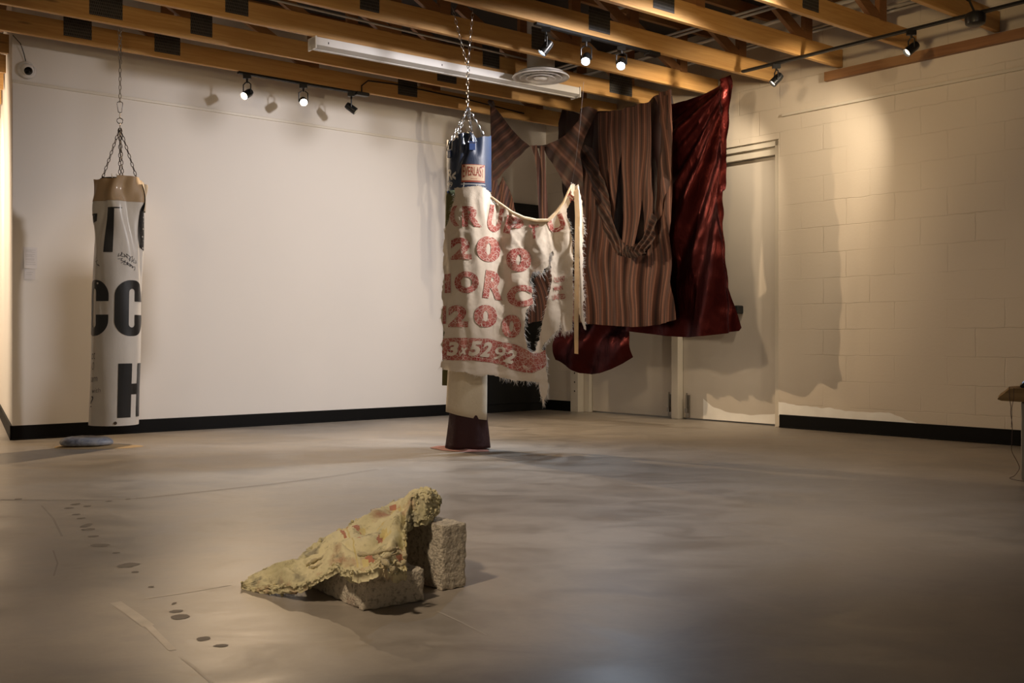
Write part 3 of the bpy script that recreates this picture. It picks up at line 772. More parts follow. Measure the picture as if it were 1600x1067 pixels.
    # black ring lid
    mb = MB(); mb.lathe([(.10, 0), (.125, .015), (.13, -.03), (.10, -.04), (.06, -.02), (.001, -.02)], 32, T=Matrix.Translation(axis(zt)+UP*(zt-.005)))
    o = mb.build('bag_lid', M_BLKM, root, smooth=True); o.matrix_parent_inverse = Matrix.Translation(root.location).inverted()
    mb = MB()
    for x in (-.05, -.02): mb.tube([axis(zt)+rt*x-vr*.12+UP*(zt+.03), axis(zt)+rt*(x+.004)-vr*.15+UP*(zt-.0)], .003, 5)
    o = mb.build('hook_stitch', M_WPRINT, root); o.matrix_parent_inverse = Matrix.Translation(root.location).inverted()
    # chains
    apex = ray(187.5, 200, 7.0); rg = ray(187.5, 189, 7.0)
    rims = [axis(zt)+rt*(.12*math.cos(a))+(-vr)*(.12*math.sin(a))+UP*(zt+.01) for a in (PI*.85, PI*.45, PI*.12, -PI*.5)]
    for q in (rims[0], rims[1], rims[2], rims[3]):
        mb = MB(); chain(mb, apex, q, .036, .021, .0028); o = mb.build('bag_chain', M_STEEL_D, root, smooth=True); o.matrix_parent_inverse = Matrix.Translation(root.location).inverted()
    for q in rims:
        mb = MB(); ring(mb, q-UP*.006, rt+vr*.3, .014, .003); o = mb.build('bag_ring', M_STEEL_D, root, smooth=True); o.matrix_parent_inverse = Matrix.Translation(root.location).inverted()
    mb = MB(); ring(mb, rg, vr, .019, .0032); ring(mb, rg-UP*.028, rt, .014, .003)
    mb.tube([rg+UP*.018, rg+UP*.052], .003, 6)
    o = mb.build('swivel_ring', M_STEEL_D, root, smooth=True); o.matrix_parent_inverse = Matrix.Translation(root.location).inverted()
    k0 = ray(187.5, 176, 7.0); k1 = ray(187.5, 159, 7.0); h = k1.z-k0.z
    mb = MB(); pts = [k0+rt*x+UP*(z*h) for x, z in ((0,0),(.010,.04),(.012,.15),(.018,.75),(.016,.92),(.006,1),(-.006,1),(-.016,.92),(-.018,.75),(-.012,.15),(-.010,.04))]
    mb.tube(pts, .0032, 6, closed=True); o = mb.build('carabiner', M_STEEL_D, root, smooth=True); o.matrix_parent_inverse = Matrix.Translation(root.location).inverted()
    mb = MB(); t0 = ray(186, 60, 7.0)
    chain(mb, k1-UP*.005, ray(187.5, 100, 7.0), .034, .020, .0026)
    chain(mb, ray(187, 100, 7.0), ray(185.5, 22, 7.0), .034, .020, .0026); chain(mb, ray(188.5, 100, 7.02), ray(188.5, 6, 7.02), .034, .020, .0026, start=1)
    o = mb.build('ceiling_chain', M_STEEL, root, smooth=True); o.matrix_parent_inverse = Matrix.Translation(root.location).inverted()
make_left_bag()
# ---- blue-grey flattened lump on sand below it
c0 = ground(134, 698)
def m_lump():
    n = N('blue_grey_glaze'); f = n.noise(n.mapping(), 14, 5, .6, 1); n.col(n.ramp(f, [(.3, (.10,.10,.12)), (.5, (.26,.29,.36)), (.7, (.42,.43,.46))])); n.bump(f, .6, .01); n.set(.35); return n.mat
mb = MB(); na, nr = 64, 14
RX, RY, RH = .172, .125, .085
for i in range(nr+1):
    ph = PI/2*i/nr*1.25-.25*PI/2
    for k in range(na):
        a = 2*PI*k/na; q = 1+.10*noise.noise(Vector((math.cos(a)*1.5, math.sin(a)*1.5, 4)))
        rr = max(0.02, math.cos(ph))**.6; z = .021+math.sin(ph)*RH*.5*(1 if ph > 0 else 1.0)
        z -= .012*math.exp(-(rr/.5)**2)
        z += .006*noise.noise(Vector((math.cos(a)*rr*3, math.sin(a)*rr*3, 2)))*(i/nr)
        mb.v.append(Vector((RX*rr*q*math.cos(a), RY*rr*q*math.sin(a), max(.001, z))))
for i in range(nr):
    for k in range(na):
        l = (k+1) % na; mb.f.append((i*na+k, i*na+l, (i+1)*na+l, (i+1)*na+k)); mb.m.append(0)
mb.f.append(tuple(nr*na+k for k in range(na))); mb.m.append(0); mb.f.append(tuple(range(na))[::-1]); mb.m.append(0)
o = mb.build('glazed_slab', m_lump(), smooth=True, sharp=0); o.location = (c0.x, c0.y, .012)
props(o, 'flat rounded blue-grey lump lying on sand under the white heavy bag', 'sculpture')
def m_sand():
    n = N('tan_sand'); f = n.noise(n.mapping(), 300, 3); n.col(n.mix(f, (.40,.27,.13), (.62,.45,.25))); n.bump(f, .8, .004); n.set(.95); return n.mat
mb = MB(); random.seed(4); na = 72; nr = 12
for i in range(nr+1):
    for k in range(na):
        a = 2*PI*k/na; t = i/nr
        ex = .27*(1+.30*math.cos(a)) if math.cos(a) > 0 else .24
        q = 1+.10*noise.noise(Vector((math.cos(a)*2, math.sin(a)*2, 9)))
        mb.v.append(Vector((ex*t*q*math.cos(a), .17*t*q*math.sin(a), .020*(1-t)**1.2+.0012+.002*noise.noise(Vector((a*3, t*9, 0)))*(1-t))))
for i in range(nr):
    for k in range(na):
        l = (k+1) % na; mb.f.append((i*na+k, (i+1)*na+k, (i+1)*na+l, i*na+l)); mb.m.append(0)
for q in range(420):
    a = random.uniform(0, 2*PI); t = random.uniform(.85, 1.5)**1.2; x = .27*(1+.2*math.cos(a))*t*math.cos(a); y = .17*t*math.sin(a); r = random.uniform(.0008, .002)
    mb.add([(x-r, y, .001), (x+r, y-r, .001), (x, y+r, .001), (x, y, .001+r*1.4)], [(0,1,3), (1,2,3), (2,0,3)])
o = mb.build('spilled_sand', m_sand(), smooth=True, sharp=0); o.location = (c0.x+.03, c0.y-.0, .0); 
props(o, 'thin heap of tan sand spilled around the blue-grey lump', 'sand', kind='stuff')
# ================================================================== TEXTILE BAG (centre)
BC = Vector((-.283, 6.75, 0)); BR = .146
def make_textile_bag():
    root = empty('textile_bag', (BC.x, BC.y, 0), 0, 'hanging textile column of navy vinyl over torn cream cloth with red printed letters and numbers', 'hanging textile')
    inv = Matrix.Translation(root.location).inverted()
    def fix(o): o.matrix_parent_inverse = inv; return o
    YP = 6.72                                           # plane of the flat cloth
    def relief(x, R=.155, yc=6.75, xc=-.283):
        # how far in front (toward the viewer) of the cloth plane the bag pushes the cloth
        d = x-xc
        t0 = math.radians(52); d0 = R*math.sin(t0)
        if abs(d) < d0: return math.sqrt(R*R-d*d)
        q = abs(d)-d0; s = R*math.cos(t0)-math.tan(t0)*q
        k = .035; return s if s > k else k*math.exp((s-k)/k)
    def conv(px, py, R=.155):
        y = YP-.1
        for _ in range(5):
            x = (px-HX)/F*y; y = YP-relief(x, R)
        return (x, CH+(HY-py)/F*y)
    # --- navy sleeve as a closed tube
    zt, zb = CH+(HY-208)/F*6.68, CH+(HY-297)/F*6.66
    def PB(phi, z, lift=0):
        t = (zt-z)/(zt-zb)
        top = max(0, 1-t/.45)
        r = BR+.003*noise.noise(Vector((phi*1.5, z*5, 0)))
        for p0, w_, amp in ((-.12, .10, .035), (.42, .17, .030), (-.62, .09, .028), (-.95, .07, .02)):
            r -= amp*math.exp(-((phi-p0)/w_)**2)*top**.8
        r -= .010*math.exp(-((phi-(.2-t*.9))/.12)**2)*math.sin(PI*min(1, t*1.2))
        r += lift
        return BC+Vector((r*math.sin(phi), -r*math.cos(phi), z))
    def ztop(phi): # wavy rim
        return zt-.012-.035*(phi < -.62)*min(1, (-.62-phi)*8)+.012*math.sin(phi*4+1.1)+(-.03*math.exp(-((phi-.42)/.25)**2))
    prints = []
    R = BR
    def pzz(py): return CH+(HY-py)/F*6.62
    mb = MB(); na, nz = 128, 40
    for i in range(nz+1):
        for k in range(na):
            phi = -PI+2*PI*k/na; a = ztop(phi); mb.v.append(PB(phi, zb+(a-zb)*i/nz))
    for i in range(nz):
        for k in range(na):
            l = (k+1) % na; mb.f.append((i*na+k, i*na+l, (i+1)*na+l, (i+1)*na+k)); mb.m.append(0)
    def putw(q):
        mb.add([PB(a/R, z, q[3]) for a, z in q[0]], q[1], q[2])
    putw(text2d('R', -.95*R, pzz(271), .060, .072, 0, .03, (6, 6), 0, 1, .002)); putw(text2d('<', -.70*R, pzz(274), .034, .055, 0, .05, (5, 4), 0, 1, .002))
    putw(text2d('99', -.98*R, pzz(287), .062, .034, 0, .01, (6, 3), 0, 1, .002))
    fix(mb.build('navy_sleeve', [M_VBLUE, M_WPRINT], root, smooth=True, sharp=0))
    # --- label
    def xphi(px): return math.asin(max(-1, min(1, ((px-HX)/F*6.62-BC.x)/BR)))
    a0, a1 = xphi(721)*R, xphi(757)*R; z0, z1 = pzz(283), pzz(257)
    def rect(x0, x1, y0, y1, nx=14, ny=4):
        vs = [(x0+(x1-x0)*i/nx, y0+(y1-y0)*j/ny) for j in range(ny+1) for i in range(nx+1)]
        fs = [(j*(nx+1)+i, j*(nx+1)+i+1, (j+1)*(nx+1)+i+1, (j+1)*(nx+1)+i) for j in range(ny) for i in range(nx)]
        return vs, fs
    mb = MB()
    def addr(x0, x1, y0, y1, m, lift): v, f = rect(x0, x1, y0, y1); mb.add([PB(a/R, z, lift) for a, z in v], f, m)
    addr(a0, a1, z0-.008, z1, 1, .0030); addr(a0+.004, a1-.004, z0+.003, z1-.004, 0, .0036)
    bnd = lambda x, y: (x, y*(1+.55*(2*x)**2)*.72)
    q = text2d('EVERLAST', (a0+a1)/2, (z0+z1)/2+.008, (a1-a0)*.88, (z1-z0)*.72, 0, .012, (24, 3), 0, 1, .0044, bend=bnd); mb.add([PB(a/R, z, q[3]) for a, z in q[0]], q[1], 1)
    addr((a0+a1)/2-.022, (a0+a1)/2+.022, z0+.013, z0+.015, 1, .0042)
    addr(a0-.002, a1+.004, z0-.023, z0-.019, 2, .0030)
    fix(mb.build('label_patch', [M_LBL, M_LRED, M_WPRINT], root, smooth=True, sharp=0))
    # --- hanging loops, triangle rings and chains
    J0 = ray(731, 168, 6.75); J1 = ray(731, 106, 6.75)
    anchors = [(-1.0, 'ring', 213, 706), (-.50, 'tri', 206, 729), (.18, 'tri', 212, 739), (.85, 'ring', 206, 756)]
    ends = []
    for phi, kd, py, px in anchors:
        e = BC+Vector((BR*.96*math.sin(phi), -BR*.96*math.cos(phi), ztop(phi)-.008)); ends.append(e)
    for e in (ends[0], ends[1], ends[2], ends[3], BC+Vector((.02, .12, zt-.01))):
        mb = MB(); chain(mb, J0, e, .032, .019, .0026); fix(mb.build('bag_chain', M_STEEL, root, smooth=True))
    for e, phi in ((ends[2], .18), (ends[0], -1.0)):
        mb = MB(); nn = Vector((math.sin(phi), -math.cos(phi), 0)); tt = Vector((math.cos(phi), math.sin(phi), 0)); c_ = e+nn*.012
        mb.tube([c_+UP*.005, c_+tt*.028-UP*.05, c_+tt*.02-UP*.058, c_-tt*.02-UP*.058, c_-tt*.028-UP*.05], .003, 6, closed=True); fix(mb.build('triangle_ring', M_STEEL, root, smooth=True))
        mb = MB(); c_ -= nn*.001; mb.box(-.02, .02, -.002, .002, -.105, -.05, T=Matrix.Translation(c_) @ frame(Vector((0,0,0)), tt, nn))
        mb.box(-.02, .02, -.006, -.003, -.10, -.05, T=Matrix.Translation(c_) @ frame(Vector((0,0,0)), tt, nn)); fix(mb.build('strap_loop', plain('blue_webbing', (.03,.07,.22), .6), root, bevel=.001))
    mb = MB(); chain(mb, J0, J1, .036, .021, .003); fix(mb.build('ceiling_chain', M_STEEL, root, smooth=True))
    mb = MB(); chain(mb, J1, ray(707, 12, 6.80), .034, .019, .0026); fix(mb.build('ceiling_chain', M_STEEL, root, smooth=True))
    mb = MB(); chain(mb, J1, ray(739, 14, 6.80), .034, .019, .0026, start=1); fix(mb.build('ceiling_chain', M_STEEL, root, smooth=True))
    # --- torn printed cloth
    px_poly = [(710,294),(722,293),(738,291),(748,290),(758,294),(766,301),(768,311),(774,317),(786,322),(799,333),(815,342),(830,346),(848,347),(860,344),(868,334),(876,323),(884,311),(889,299),(893,288),
        (898,290),(899,300),(895,312),(890,318),(885,330),(886,342),(890,352),(891,362),(894,380),(895,400),(894,425),(895,450),(895,480),(894,512),(889,516),(880,519),(878,508),(875,503),(873,514),(868,518),(862,524),(856,531),(850,538),(846,545),
        (851,549),(855,560),(853,575),(857,600),(855,615),(850,625),(848,630),(845,618),(843,606),(842,597),(836,596),(822,595),(806,595),(797,592),(780,589),(763,585),(752,588),(742,586),(728,581),(712,580),(700,578),
        (693,577),(688,573),(690,565),(697,560),(691,552),(692,545),(689,538),(693,530),(695,520),(692,512),(689,498),(690,484),(693,478),(690,464),(691,450),(694,430),(692,418),(693,400),(692,385),(695,372),(694,362),(699,350),(702,340),(705,326),(709,315),(711,304)]
    poly = [conv(*p) for p in px_poly][::-1]
    hole_px = [(863,392),(859,397),(857,408),(858,416),(850,421),(846,429),(842,423),(838,426),(833,425),(829,432),(827,440),(830,446),(833,455),(831,464),(833,470),(829,477),(824,483),(821,490),(820,505),(819,520),(822,533),(824,546),(829,551),(836,549),(838,541),
        (842,532),(844,520),(847,505),(850,492),(854,478),(857,462),(860,448),(862,437),(861,425),(860,412),(862,404),(865,397)]
    holes = [[conv(*p) for p in hole_px]]
    xf0 = conv(770, 400)[0]
    def PC(a, z, lift=0):
        r = relief(a)
        t = max(0, min(1, (a-xf0)/.12))
        # swag folds on the free part, running up to the tip and the bag
        f = 0
        if a > xf0-.05:
            cx, cz = -.10, 1.62
            dx, dz = a-cx, z-cz; rr = math.hypot(dx, dz); th = math.atan2(dz, dx)
            f = .018*math.sin(rr*42+th*2.0)*math.exp(-max(0, rr-.1)*2.2)*t
            f += .020*math.sin(a*34+z*6)*t*(.4+.6*min(1, max(0, (1.5-z)/.7)))
        f += .006*noise.noise(Vector((a*9, z*5, 0)))+.004*noise.noise(Vector((a*24, z*11, 5)))
        q1 = noise.noise(Vector((a*7+z*5, z*3-a*2, 11))); f += .005*(1-min(1, abs(q1)*4))*(.35+.65*t); q2 = noise.noise(Vector((a*5-z*9, z*4+a*6, 21))); f += .003*(1-min(1, abs(q2)*5))
        # pulls on the bag part
        if a < xf0: f += .005*math.sin(a*70+z*9)*max(0, min(1, (1.75-z)/.2))
        # lower roll where the cloth is gathered
        f += .028*math.exp(-((z-(.498-.10*max(0, a-xf0)))/.020)**2)*(1 if a < xf0+.02 else .3)
        f += .03*t
        return Vector((a, YP-r-f-lift-.004, z))
    pr = []
    def L(tx, x0, x1, y0, y1, rot=0, bold=.05, shear=0, clip=None, mi=1):
        cx, cy = conv((x0+x1)/2, (y0+y1)/2); ax_, az = conv(x0, y1); bx_, bz = conv(x1, y0)
        q = text2d(tx, cx, cy, bx_-ax_, bz-az, rot, bold, (14, 14), shear, mi, .0060); pr.append(q)
    L('(', 703, 716, 322, 355, .1, .06); L('R', 722, 753, 323, 354, 0, .05); L('U', 763, 785, 323, 362, -.18, .05); L('P', 789, 817, 340, 368, -.25, .05)
    L('T', 826, 842, 352, 374, .05, .03); L('U', 856, 882, 338, 363, .35, .05)
    L('2', 704, 737, 371, 406, 0, .055); L('0', 745, 782, 371, 408, -.05, .065); L('0', 791, 830, 388, 425, -.1, .065)
    L('I', 695, 704, 428, 458, .0, .05); L('O', 710, 748, 424, 458, 0, .06); L('R', 757, 788, 425, 467, -.12, .05); L('C', 792, 832, 446, 480, .05, .065)
    L('2', 700, 731, 477, 511, 0, .055); L('0', 741, 777, 477, 511, 0, .06); L('0', 784, 814, 492, 528, -.1, .06)
    L('I', 692, 697, 478, 506, .0, .03)
    L('T', 899-12, 899-2, 302, 312, .9, .04); L('A', 888, 895, 309, 317, .6, .02)
    for tx, x0, x1, y0, y1 in (('ALLINEAT', 865, 882, 433, 441), ('MAIN', 865, 879, 447, 454), ('UNITED', 863, 883, 460, 468)): L(tx, x0, x1, y0, y1, .12, .03)
    # red band with cream figures left out of it
    top = [(692,529),(710,528),(735,528),(765,529),(785,535),(805,538),(820,545),(832,552),(845,551),(852,546)]
    btm = [(854,570),(845,577),(832,582),(815,581),(800,577),(785,570),(765,566),(740,563),(715,563),(691,562)]
    v, fs = tri_region(densify([conv(*p) for p in top+btm][::-1], .01, .002), [], .008); pr.append((v, fs, 1, .0045))
    for tx, x0, x1, y0, y1, rt_ in (('3', 700, 716, 534, 556, 0), ('x', 719, 730, 543, 554, 0), ('5', 734, 751, 533, 556, 0), ('2', 754, 768, 534, 558, -.1), ('9', 772, 788, 541, 563, -.2), ('2', 791, 806, 546, 568, -.3)):
        cx, cy = conv((x0+x1)/2, (y0+y1)/2); ax_, az = conv(x0, y1); bx_, bz = conv(x1, y0)
        pr.append(text2d(tx, cx, cy, bx_-ax_, bz-az, rt_, .015 if tx == '9' else .05, (12, 12), .25, 0, .0095))
    pc = fix(cloth('printed_cloth', root, poly, PC, .0080, holes, [M_CREAM, M_RED], thick=.0016, prints=pr, ragged=.006, seed=2))
    # fringe threads along torn edges
    random.seed(12); mbf = MB()
    def fringe(path, n, L0, L1, dirx, dirz=-.5, closed=False):
        P2 = [conv(*p) for p in path]
        for _ in range(n):
            i = random.randrange(len(P2)-1); t = random.random(); a = Vector(P2[i]).lerp(Vector(P2[i+1]), t)
            L_ = random.uniform(L0, L1); an = random.gauss(0, .8); d = Vector((dirx*math.cos(an)+random.gauss(0, .35), dirz+math.sin(an)*.9)).normalized()
            p = PC(a.x, a.y, .001); pts = [p]; cv = random.gauss(0, .8); yy = random.gauss(0, .3)
            for k in range(1, 4):
                s = k/3; pts.append(p+Vector((d.x*L_*s+cv*L_*.3*s*s*d.y, yy*L_*s, d.y*L_*s-L_*.35*s*s)))
            mbf.tube(pts, [.0007, .0006, .0005, .0002], 3, cap=False)
    fringe(px_poly[58:], 260, .006, .022, -1, -.1)
    fringe(px_poly[24:43], 260, .006, .025, .7, -.3)
    fringe(px_poly[43:58], 200, .008, .03, .3, -.9)
    fringe(hole_px[:24], 260, .01, .04, .8, -.5); fringe(hole_px[24:], 120, .006, .025, -.8, -.2); fringe(px_poly[2:20], 130, .004, .012, 0, .6); fringe(px_poly[32:42], 120, .01, .035, -.2, -1)
    fringe([(790,540),(820,550),(850,556),(850,572),(810,565)], 260, .01, .04, .3, -.3)
    o = mbf.build('frayed_threads', M_THREAD, pc); o['kind'] = 'stuff'; o.matrix_parent_inverse = Matrix.Identity(4)
    # free strip at the right with its tan selvage
    st_px = [(897,293),(903,290),(905,300),(909,318),(910,335),(909,345),(912,358),(911,372),(909,388),(911,405),(909,420),(911,436),(910,452),(913,466),(909,480),(911,492),(914,508),(915,516),(911,513),(906,500),(904,488),(903,470),(904,440),(904,400),(903,360),(902,340),(898,320),(896,305)]
    spoly = [conv(*p) for p in st_px][::-1]
    def PS(a, z, lift=0): return Vector((a, YP-.05-.012*math.sin(a*120+z*4)-.006*noise.noise(Vector((a*30, z*12, 2)))-lift, z))
    so = fix(cloth('torn_strip', root, spoly, PS, .006, (), [M_CREAM], thick=.0015, ragged=.006, seed=9))
    mbf = MB()
    for _ in range(170):
        i = random.randrange(4, 16); t = random.random(); a = Vector(conv(*st_px[i])).lerp(Vector(conv(*st_px[i+1])), t); p = PS(a.x, a.y, 0); L_ = random.uniform(.006, .028)
        d = Vector((random.uniform(.2, 1), random.gauss(0, .3), random.gauss(-.1, .6))).normalized(); mbf.tube([p, p+d*L_*.5, p+d*L_-UP*L_*.3], [.0007, .0006, .0002], 3, cap=False)
    o = mbf.build('frayed_threads', M_THREAD, so); o['kind'] = 'stuff'
    sv = [(896,300),(901,296),(903,300),(905,340),(904,400),(903.5,460),(903,500),(902.5,553),(896.5,552),(896,500),(896.5,440),(897,380),(897.5,340)]
    def PV(a, z, lift=0): return Vector((a, YP-.066-.004*math.sin(z*30), z))
    fix(cloth('selvage_tape', root, [conv(*p) for p in sv][::-1], PV, .008, (), [M_HEM], thick=.003))
    # the folded-over hem following the top swag
    hp = [(768,308),(780,318),(800,333),(818,342),(838,346),(856,346),(868,334),(880,318),(892,290)]
    mb = MB(); pts = [PC(*conv(*p), .010) for p in hp]
    fine = []
    for i in range(len(pts)-1):
        for k in range(6): fine.append(pts[i].lerp(pts[i+1], k/6))
    mb.tube(fine, [.006+.007*math.sin(PI*i/len(fine)) for i in range(len(fine))], 8)
    fix(mb.build('rolled_hem', M_HEM, root, smooth=True))
    mb = MB(); mb.tube([PC(*conv(893, 289), 0), ray(899, 255, 6.66), ray(907, 190, 6.64), ray(912, 128, 6.62)], .0009, 4)
    fix(mb.build('hanging_thread', M_STEEL_D, root))
    # --- cream inner cloth, olive and maroon tubes below
    def tube_cloth(name, mat, zs, prof, xo, yo, fold=.006, nf=7, sd=0, thick=.002, slant=0):
        mb = MB(); na = 72; nz = 30
        for i in range(nz+1):
            t = i/nz; z = zs[0]+(zs[1]-zs[0])*t
            rx, ry = prof(t); cx = xo(t); cy = yo(t)
            for k in range(na):
                a = 2*PI*k/na; q = 1+fold/rx*math.sin(a*nf+sd+t*2)*(.4+t)+.02*noise.noise(Vector((math.cos(a)*2, math.sin(a)*2, z*3+sd)))
                mb.v.append(Vector((cx+rx*q*math.sin(a), cy-ry*q*math.cos(a), z+slant*t*rx*math.sin(a))))
        for i in range(nz):
            for k in range(na): l = (k+1) % na; mb.f.append((i*na+k, (i+1)*na+k, (i+1)*na+l, i*na+l)); mb.m.append(0)
        o = fix(mb.build(name, mat, root, smooth=True, sharp=0)); s = o.modifiers.new('t', 'SOLIDIFY'); s.thickness = thick; s.offset = 0
        return o
    zz = lambda py, D=6.65: CH+(HY-py)/F*D
    X = lambda px, D=6.65: (px-HX)/F*D
    def lp(a, b_): return lambda t: a+(b_-a)*t
    tube_cloth('cream_under_cloth', M_CREAM2, (zz(300), zz(651)), lambda t: (.100+.034*t, .095+.02*t), lp(X(738), X(729)), lp(6.72, 6.74), .004, 5, 1, slant=-.20)
    tube_cloth('maroon_under_cloth', M_MAROON, (zz(560), .012), lambda t: (.088+.056*t**1.2, .085+.035*t), lp(X(731), X(730)), lp(6.74, 6.74), .004, 6, 3)
    tube_cloth('olive_under_cloth', M_OLIVE, (zz(292), zz(604)), lambda t: (.050, .05), lp(X(707.5, 6.8), X(703, 6.8)), lp(6.84, 6.84), .003, 4, 5)
    # tongue of faded red cloth on the floor
    g = [(671,700),(684,697),(700,699),(728,702),(745,705),(762,703),(765,706),(738,707),(712,706),(690,704)]
    mb = MB(); pts = [ground(*p) for p in g]; n = len(pts); c_ = sum(pts, Vector())/n
    g3 = [p+UP*.003 for p in pts]
    mid = [(p+c_)/2+UP*(.012+.004*math.sin(i*2)) for i, p in enumerate(pts)]
    mb.add(g3+mid+[c_+UP*.014], [(i, (i+1) % n, n+(i+1) % n, n+i) for i in range(n)]+[(n+i, n+(i+1) % n, 2*n) for i in range(n)])
    o = fix(mb.build('floor_tongue', M_REDLIP, root, smooth=True, sharp=0))
make_textile_bag()
# ================================================================== STRIPED AND SATIN DRAPES
def plane_conv(O, D_):      # vertical plane through O with direction D_: pixel -> (a, z)
    def f(px, py):
        e = Vector(((px-HX)/F, 1, 0)); a = cross2(O*-1, e)/cross2(D_, e); p = O+D_*a
        return (a, CH+(HY-py)/F*p.y)
    return f
def drape(name, label, cat, group=None):
    return empty(name, (0,0,0), 0, label, cat, group)
def fbm(a, z, s=1, sd=0): return noise.noise(Vector((a*s, z*s, sd)))+.5*noise.noise(Vector((a*s*2.1, z*s*2.1, sd+4)))
def make_drapes():
    # --- red satin on the right, hung parallel to the block wall
    root = empty('satin_drape', C+dR*2.0+nR*.5, 0, 'shiny dark red satin sheet pinned up by its top right corner', 'drape'); inv = Matrix.Translation(root.location).inverted()
    def fix(o): o.matrix_parent_inverse = inv; return o
    O = Vector((C.x, C.y, 0))+nR*.56; f = plane_conv(O, dR)
    tip = f(1143, 118)
    def PS(a, z, lift=0):
        # folds fan out from the pinned corner
        dx, dz = tip[0]-a, tip[1]-z; th = math.atan2(dx, max(.001, dz)); r = math.hypot(dx, dz)
        y = .035*math.sin(th*15+fbm(a, z, 1.2)*1.2)*min(1, r/.8)+.03*math.sin(th*34+2+z*2)*min(1, r)*.7+.035*fbm(a, z*.6, 2.4, 3)+.005*fbm(a, z, 9, 7)
        y += .050*math.exp(-((a-tip[0]+.10-.05*(tip[1]-z)+.02*math.sin(z*4))/.028)**2)
        y += .030*math.exp(-((a-tip[0]+.025)/.02)**2)*(z < 1.9)
        y += .006*math.sin(z*26+a*6)*math.exp(-((a-tip[0]+.02)/.06)**2)
        return O+dR*a+nR*(y+lift)+UP*z
    pp = [(1048,160),(1056,164),(1076,158),(1098,148),(1120,134),(1136,120),(1142,117),(1145,127),(1140,160),(1139,200),(1137,238),(1139,262),(1137,300),(1138,350),(1141,400),(1143,450),(1149,485),(1156,512),(1152,517),(1130,521),(1105,525),(1070,527),(1040,525),(1010,521),(985,517),(985,470),(1030,440),(1044,400),(1046,300),(1046,220)]
    fix(cloth('satin_sheet', root, [f(*p) for p in pp][::-1], PS, .016, (), [M_SATIN], thick=.002))
    # --- the back layer of satin, its shade put into a darker colour, and the low pouch
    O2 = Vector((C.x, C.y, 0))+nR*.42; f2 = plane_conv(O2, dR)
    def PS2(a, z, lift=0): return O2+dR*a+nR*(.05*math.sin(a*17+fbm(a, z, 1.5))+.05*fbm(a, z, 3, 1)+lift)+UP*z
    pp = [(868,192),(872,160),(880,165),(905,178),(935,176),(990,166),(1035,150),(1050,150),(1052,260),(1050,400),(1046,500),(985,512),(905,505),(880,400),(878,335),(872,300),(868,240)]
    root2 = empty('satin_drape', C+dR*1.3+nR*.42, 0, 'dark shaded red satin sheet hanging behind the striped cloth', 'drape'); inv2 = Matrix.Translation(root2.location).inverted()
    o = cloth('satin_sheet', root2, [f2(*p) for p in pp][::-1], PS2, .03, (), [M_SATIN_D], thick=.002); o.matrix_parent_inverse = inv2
    O3 = Vector((C.x, C.y, 0))+nR*.50; f3 = plane_conv(O3, dR)
    def PS3(a, z, lift=0):
        bt = math.exp(-((z-.62)/.14)**2)
        return O3+dR*a+nR*(.05*bt+.025*math.sin(a*13-z*9+fbm(a, z, 2)*2)+.03*fbm(a, z, 3, 2)+.004*fbm(a, z, 12, 2)+lift)+UP*z
    pp = [(873,500),(930,500),(985,507),(987,520),(989,545),(990,558),(975,568),(958,577),(940,583),(920,585),(905,583),(888,573),(870,562),(870,540)]
    root3 = empty('satin_drape', C+dR*1.1+nR*.5, 0, 'lowest rounded pouch of red satin hanging below the striped cloth', 'drape'); inv3 = Matrix.Translation(root3.location).inverted()
    o = cloth('satin_pouch', root3, [f3(*p) for p in pp][::-1], PS3, .012, (), [M_SATIN], thick=.002); o.matrix_parent_inverse = inv3
    # --- striped cloth, a cut-open garment-like piece
    root4 = empty('striped_drape', C+dR*1.4+nR*.7, 0, 'large brown striped cloth hanging in front of the red satin, slit and looped', 'drape'); inv4 = Matrix.Translation(root4.location).inverted()
    def fix4(o): o.matrix_parent_inverse = inv4; return o
    O4 = Vector((C.x, C.y, 0))+nR*.68; g = plane_conv(O4, dR)
    lowc = g(985, 400)
    def warp(a, z):     # stripes bow where the cloth is gathered at the loop
        dx, dz = a-lowc[0], z-lowc[1]
        return dx*.07*math.exp(-((dz+.05)/.25)**2)*2+.03*math.sin(dz*6)*math.exp(-(dx/.2)**2)*math.exp(-((dz+.2)/.3)**2)+.008*fbm(a*.7, z, 2)
    def P4(a, z, lift=0):
        u = a-warp(a, z)
        return O4+dR*a+nR*(.020*math.sin(u*34+.6)+.012*math.sin(u*75+z*2)+.02*fbm(a, z*.5, 4, 1)+lift)+UP*z
    back = [(905,335),(905,300),(908,260),(912,232),(921,250),(933,300),(945,350),(962,385),(985,402),(1005,398),(1018,385),(1024,350),(1025,300),(1030,230),(1034,160),(1040,150),(1050,148),(1051,200),(1050,300),(1049,400),(1051,450),(1054,499),(1046,503),(1020,509),(990,511),(960,509),(930,507),(905,504),(880,500),(858,498),(824,506),(824,470),(840,430),(860,420),(880,400),(900,370)]
    fix4(cloth('back_panel', root4, [g(*p) for p in back][::-1], P4, .013, (), [M_STR], uvf=lambda a, z: (a-warp(a, z), z), thick=.002))
    O5 = O4+nR*.06; g5 = plane_conv(O5, dR); ce = g5(985, 395)
    def P5(a, z, lift=0):
        return O5+dR*a+nR*(.018*math.sin(a*42)+.02*fbm(a, z*.5, 4, 6)+.03*math.exp(-((z-ce[1])/.12)**2)+lift)+UP*z
    def uv5(a, z):
        t = max(0, min(1, (z-ce[1])/1.1)); return ((a-ce[0])*(1+.9*(1-t)**2), z)
    front = [(934,177),(960,173),(990,166),(1018,157),(1020,200),(1020,260),(1021,310),(1019,350),(1008,380),(1005,360),(1003,310),(999,345),(995,382),(985,396),(976,392),(972,360),(974,320),(972,280),(969,236),(966,260),(963,310),(960,350),(962,378),(955,372),(944,335),(940,290),(937,240)]
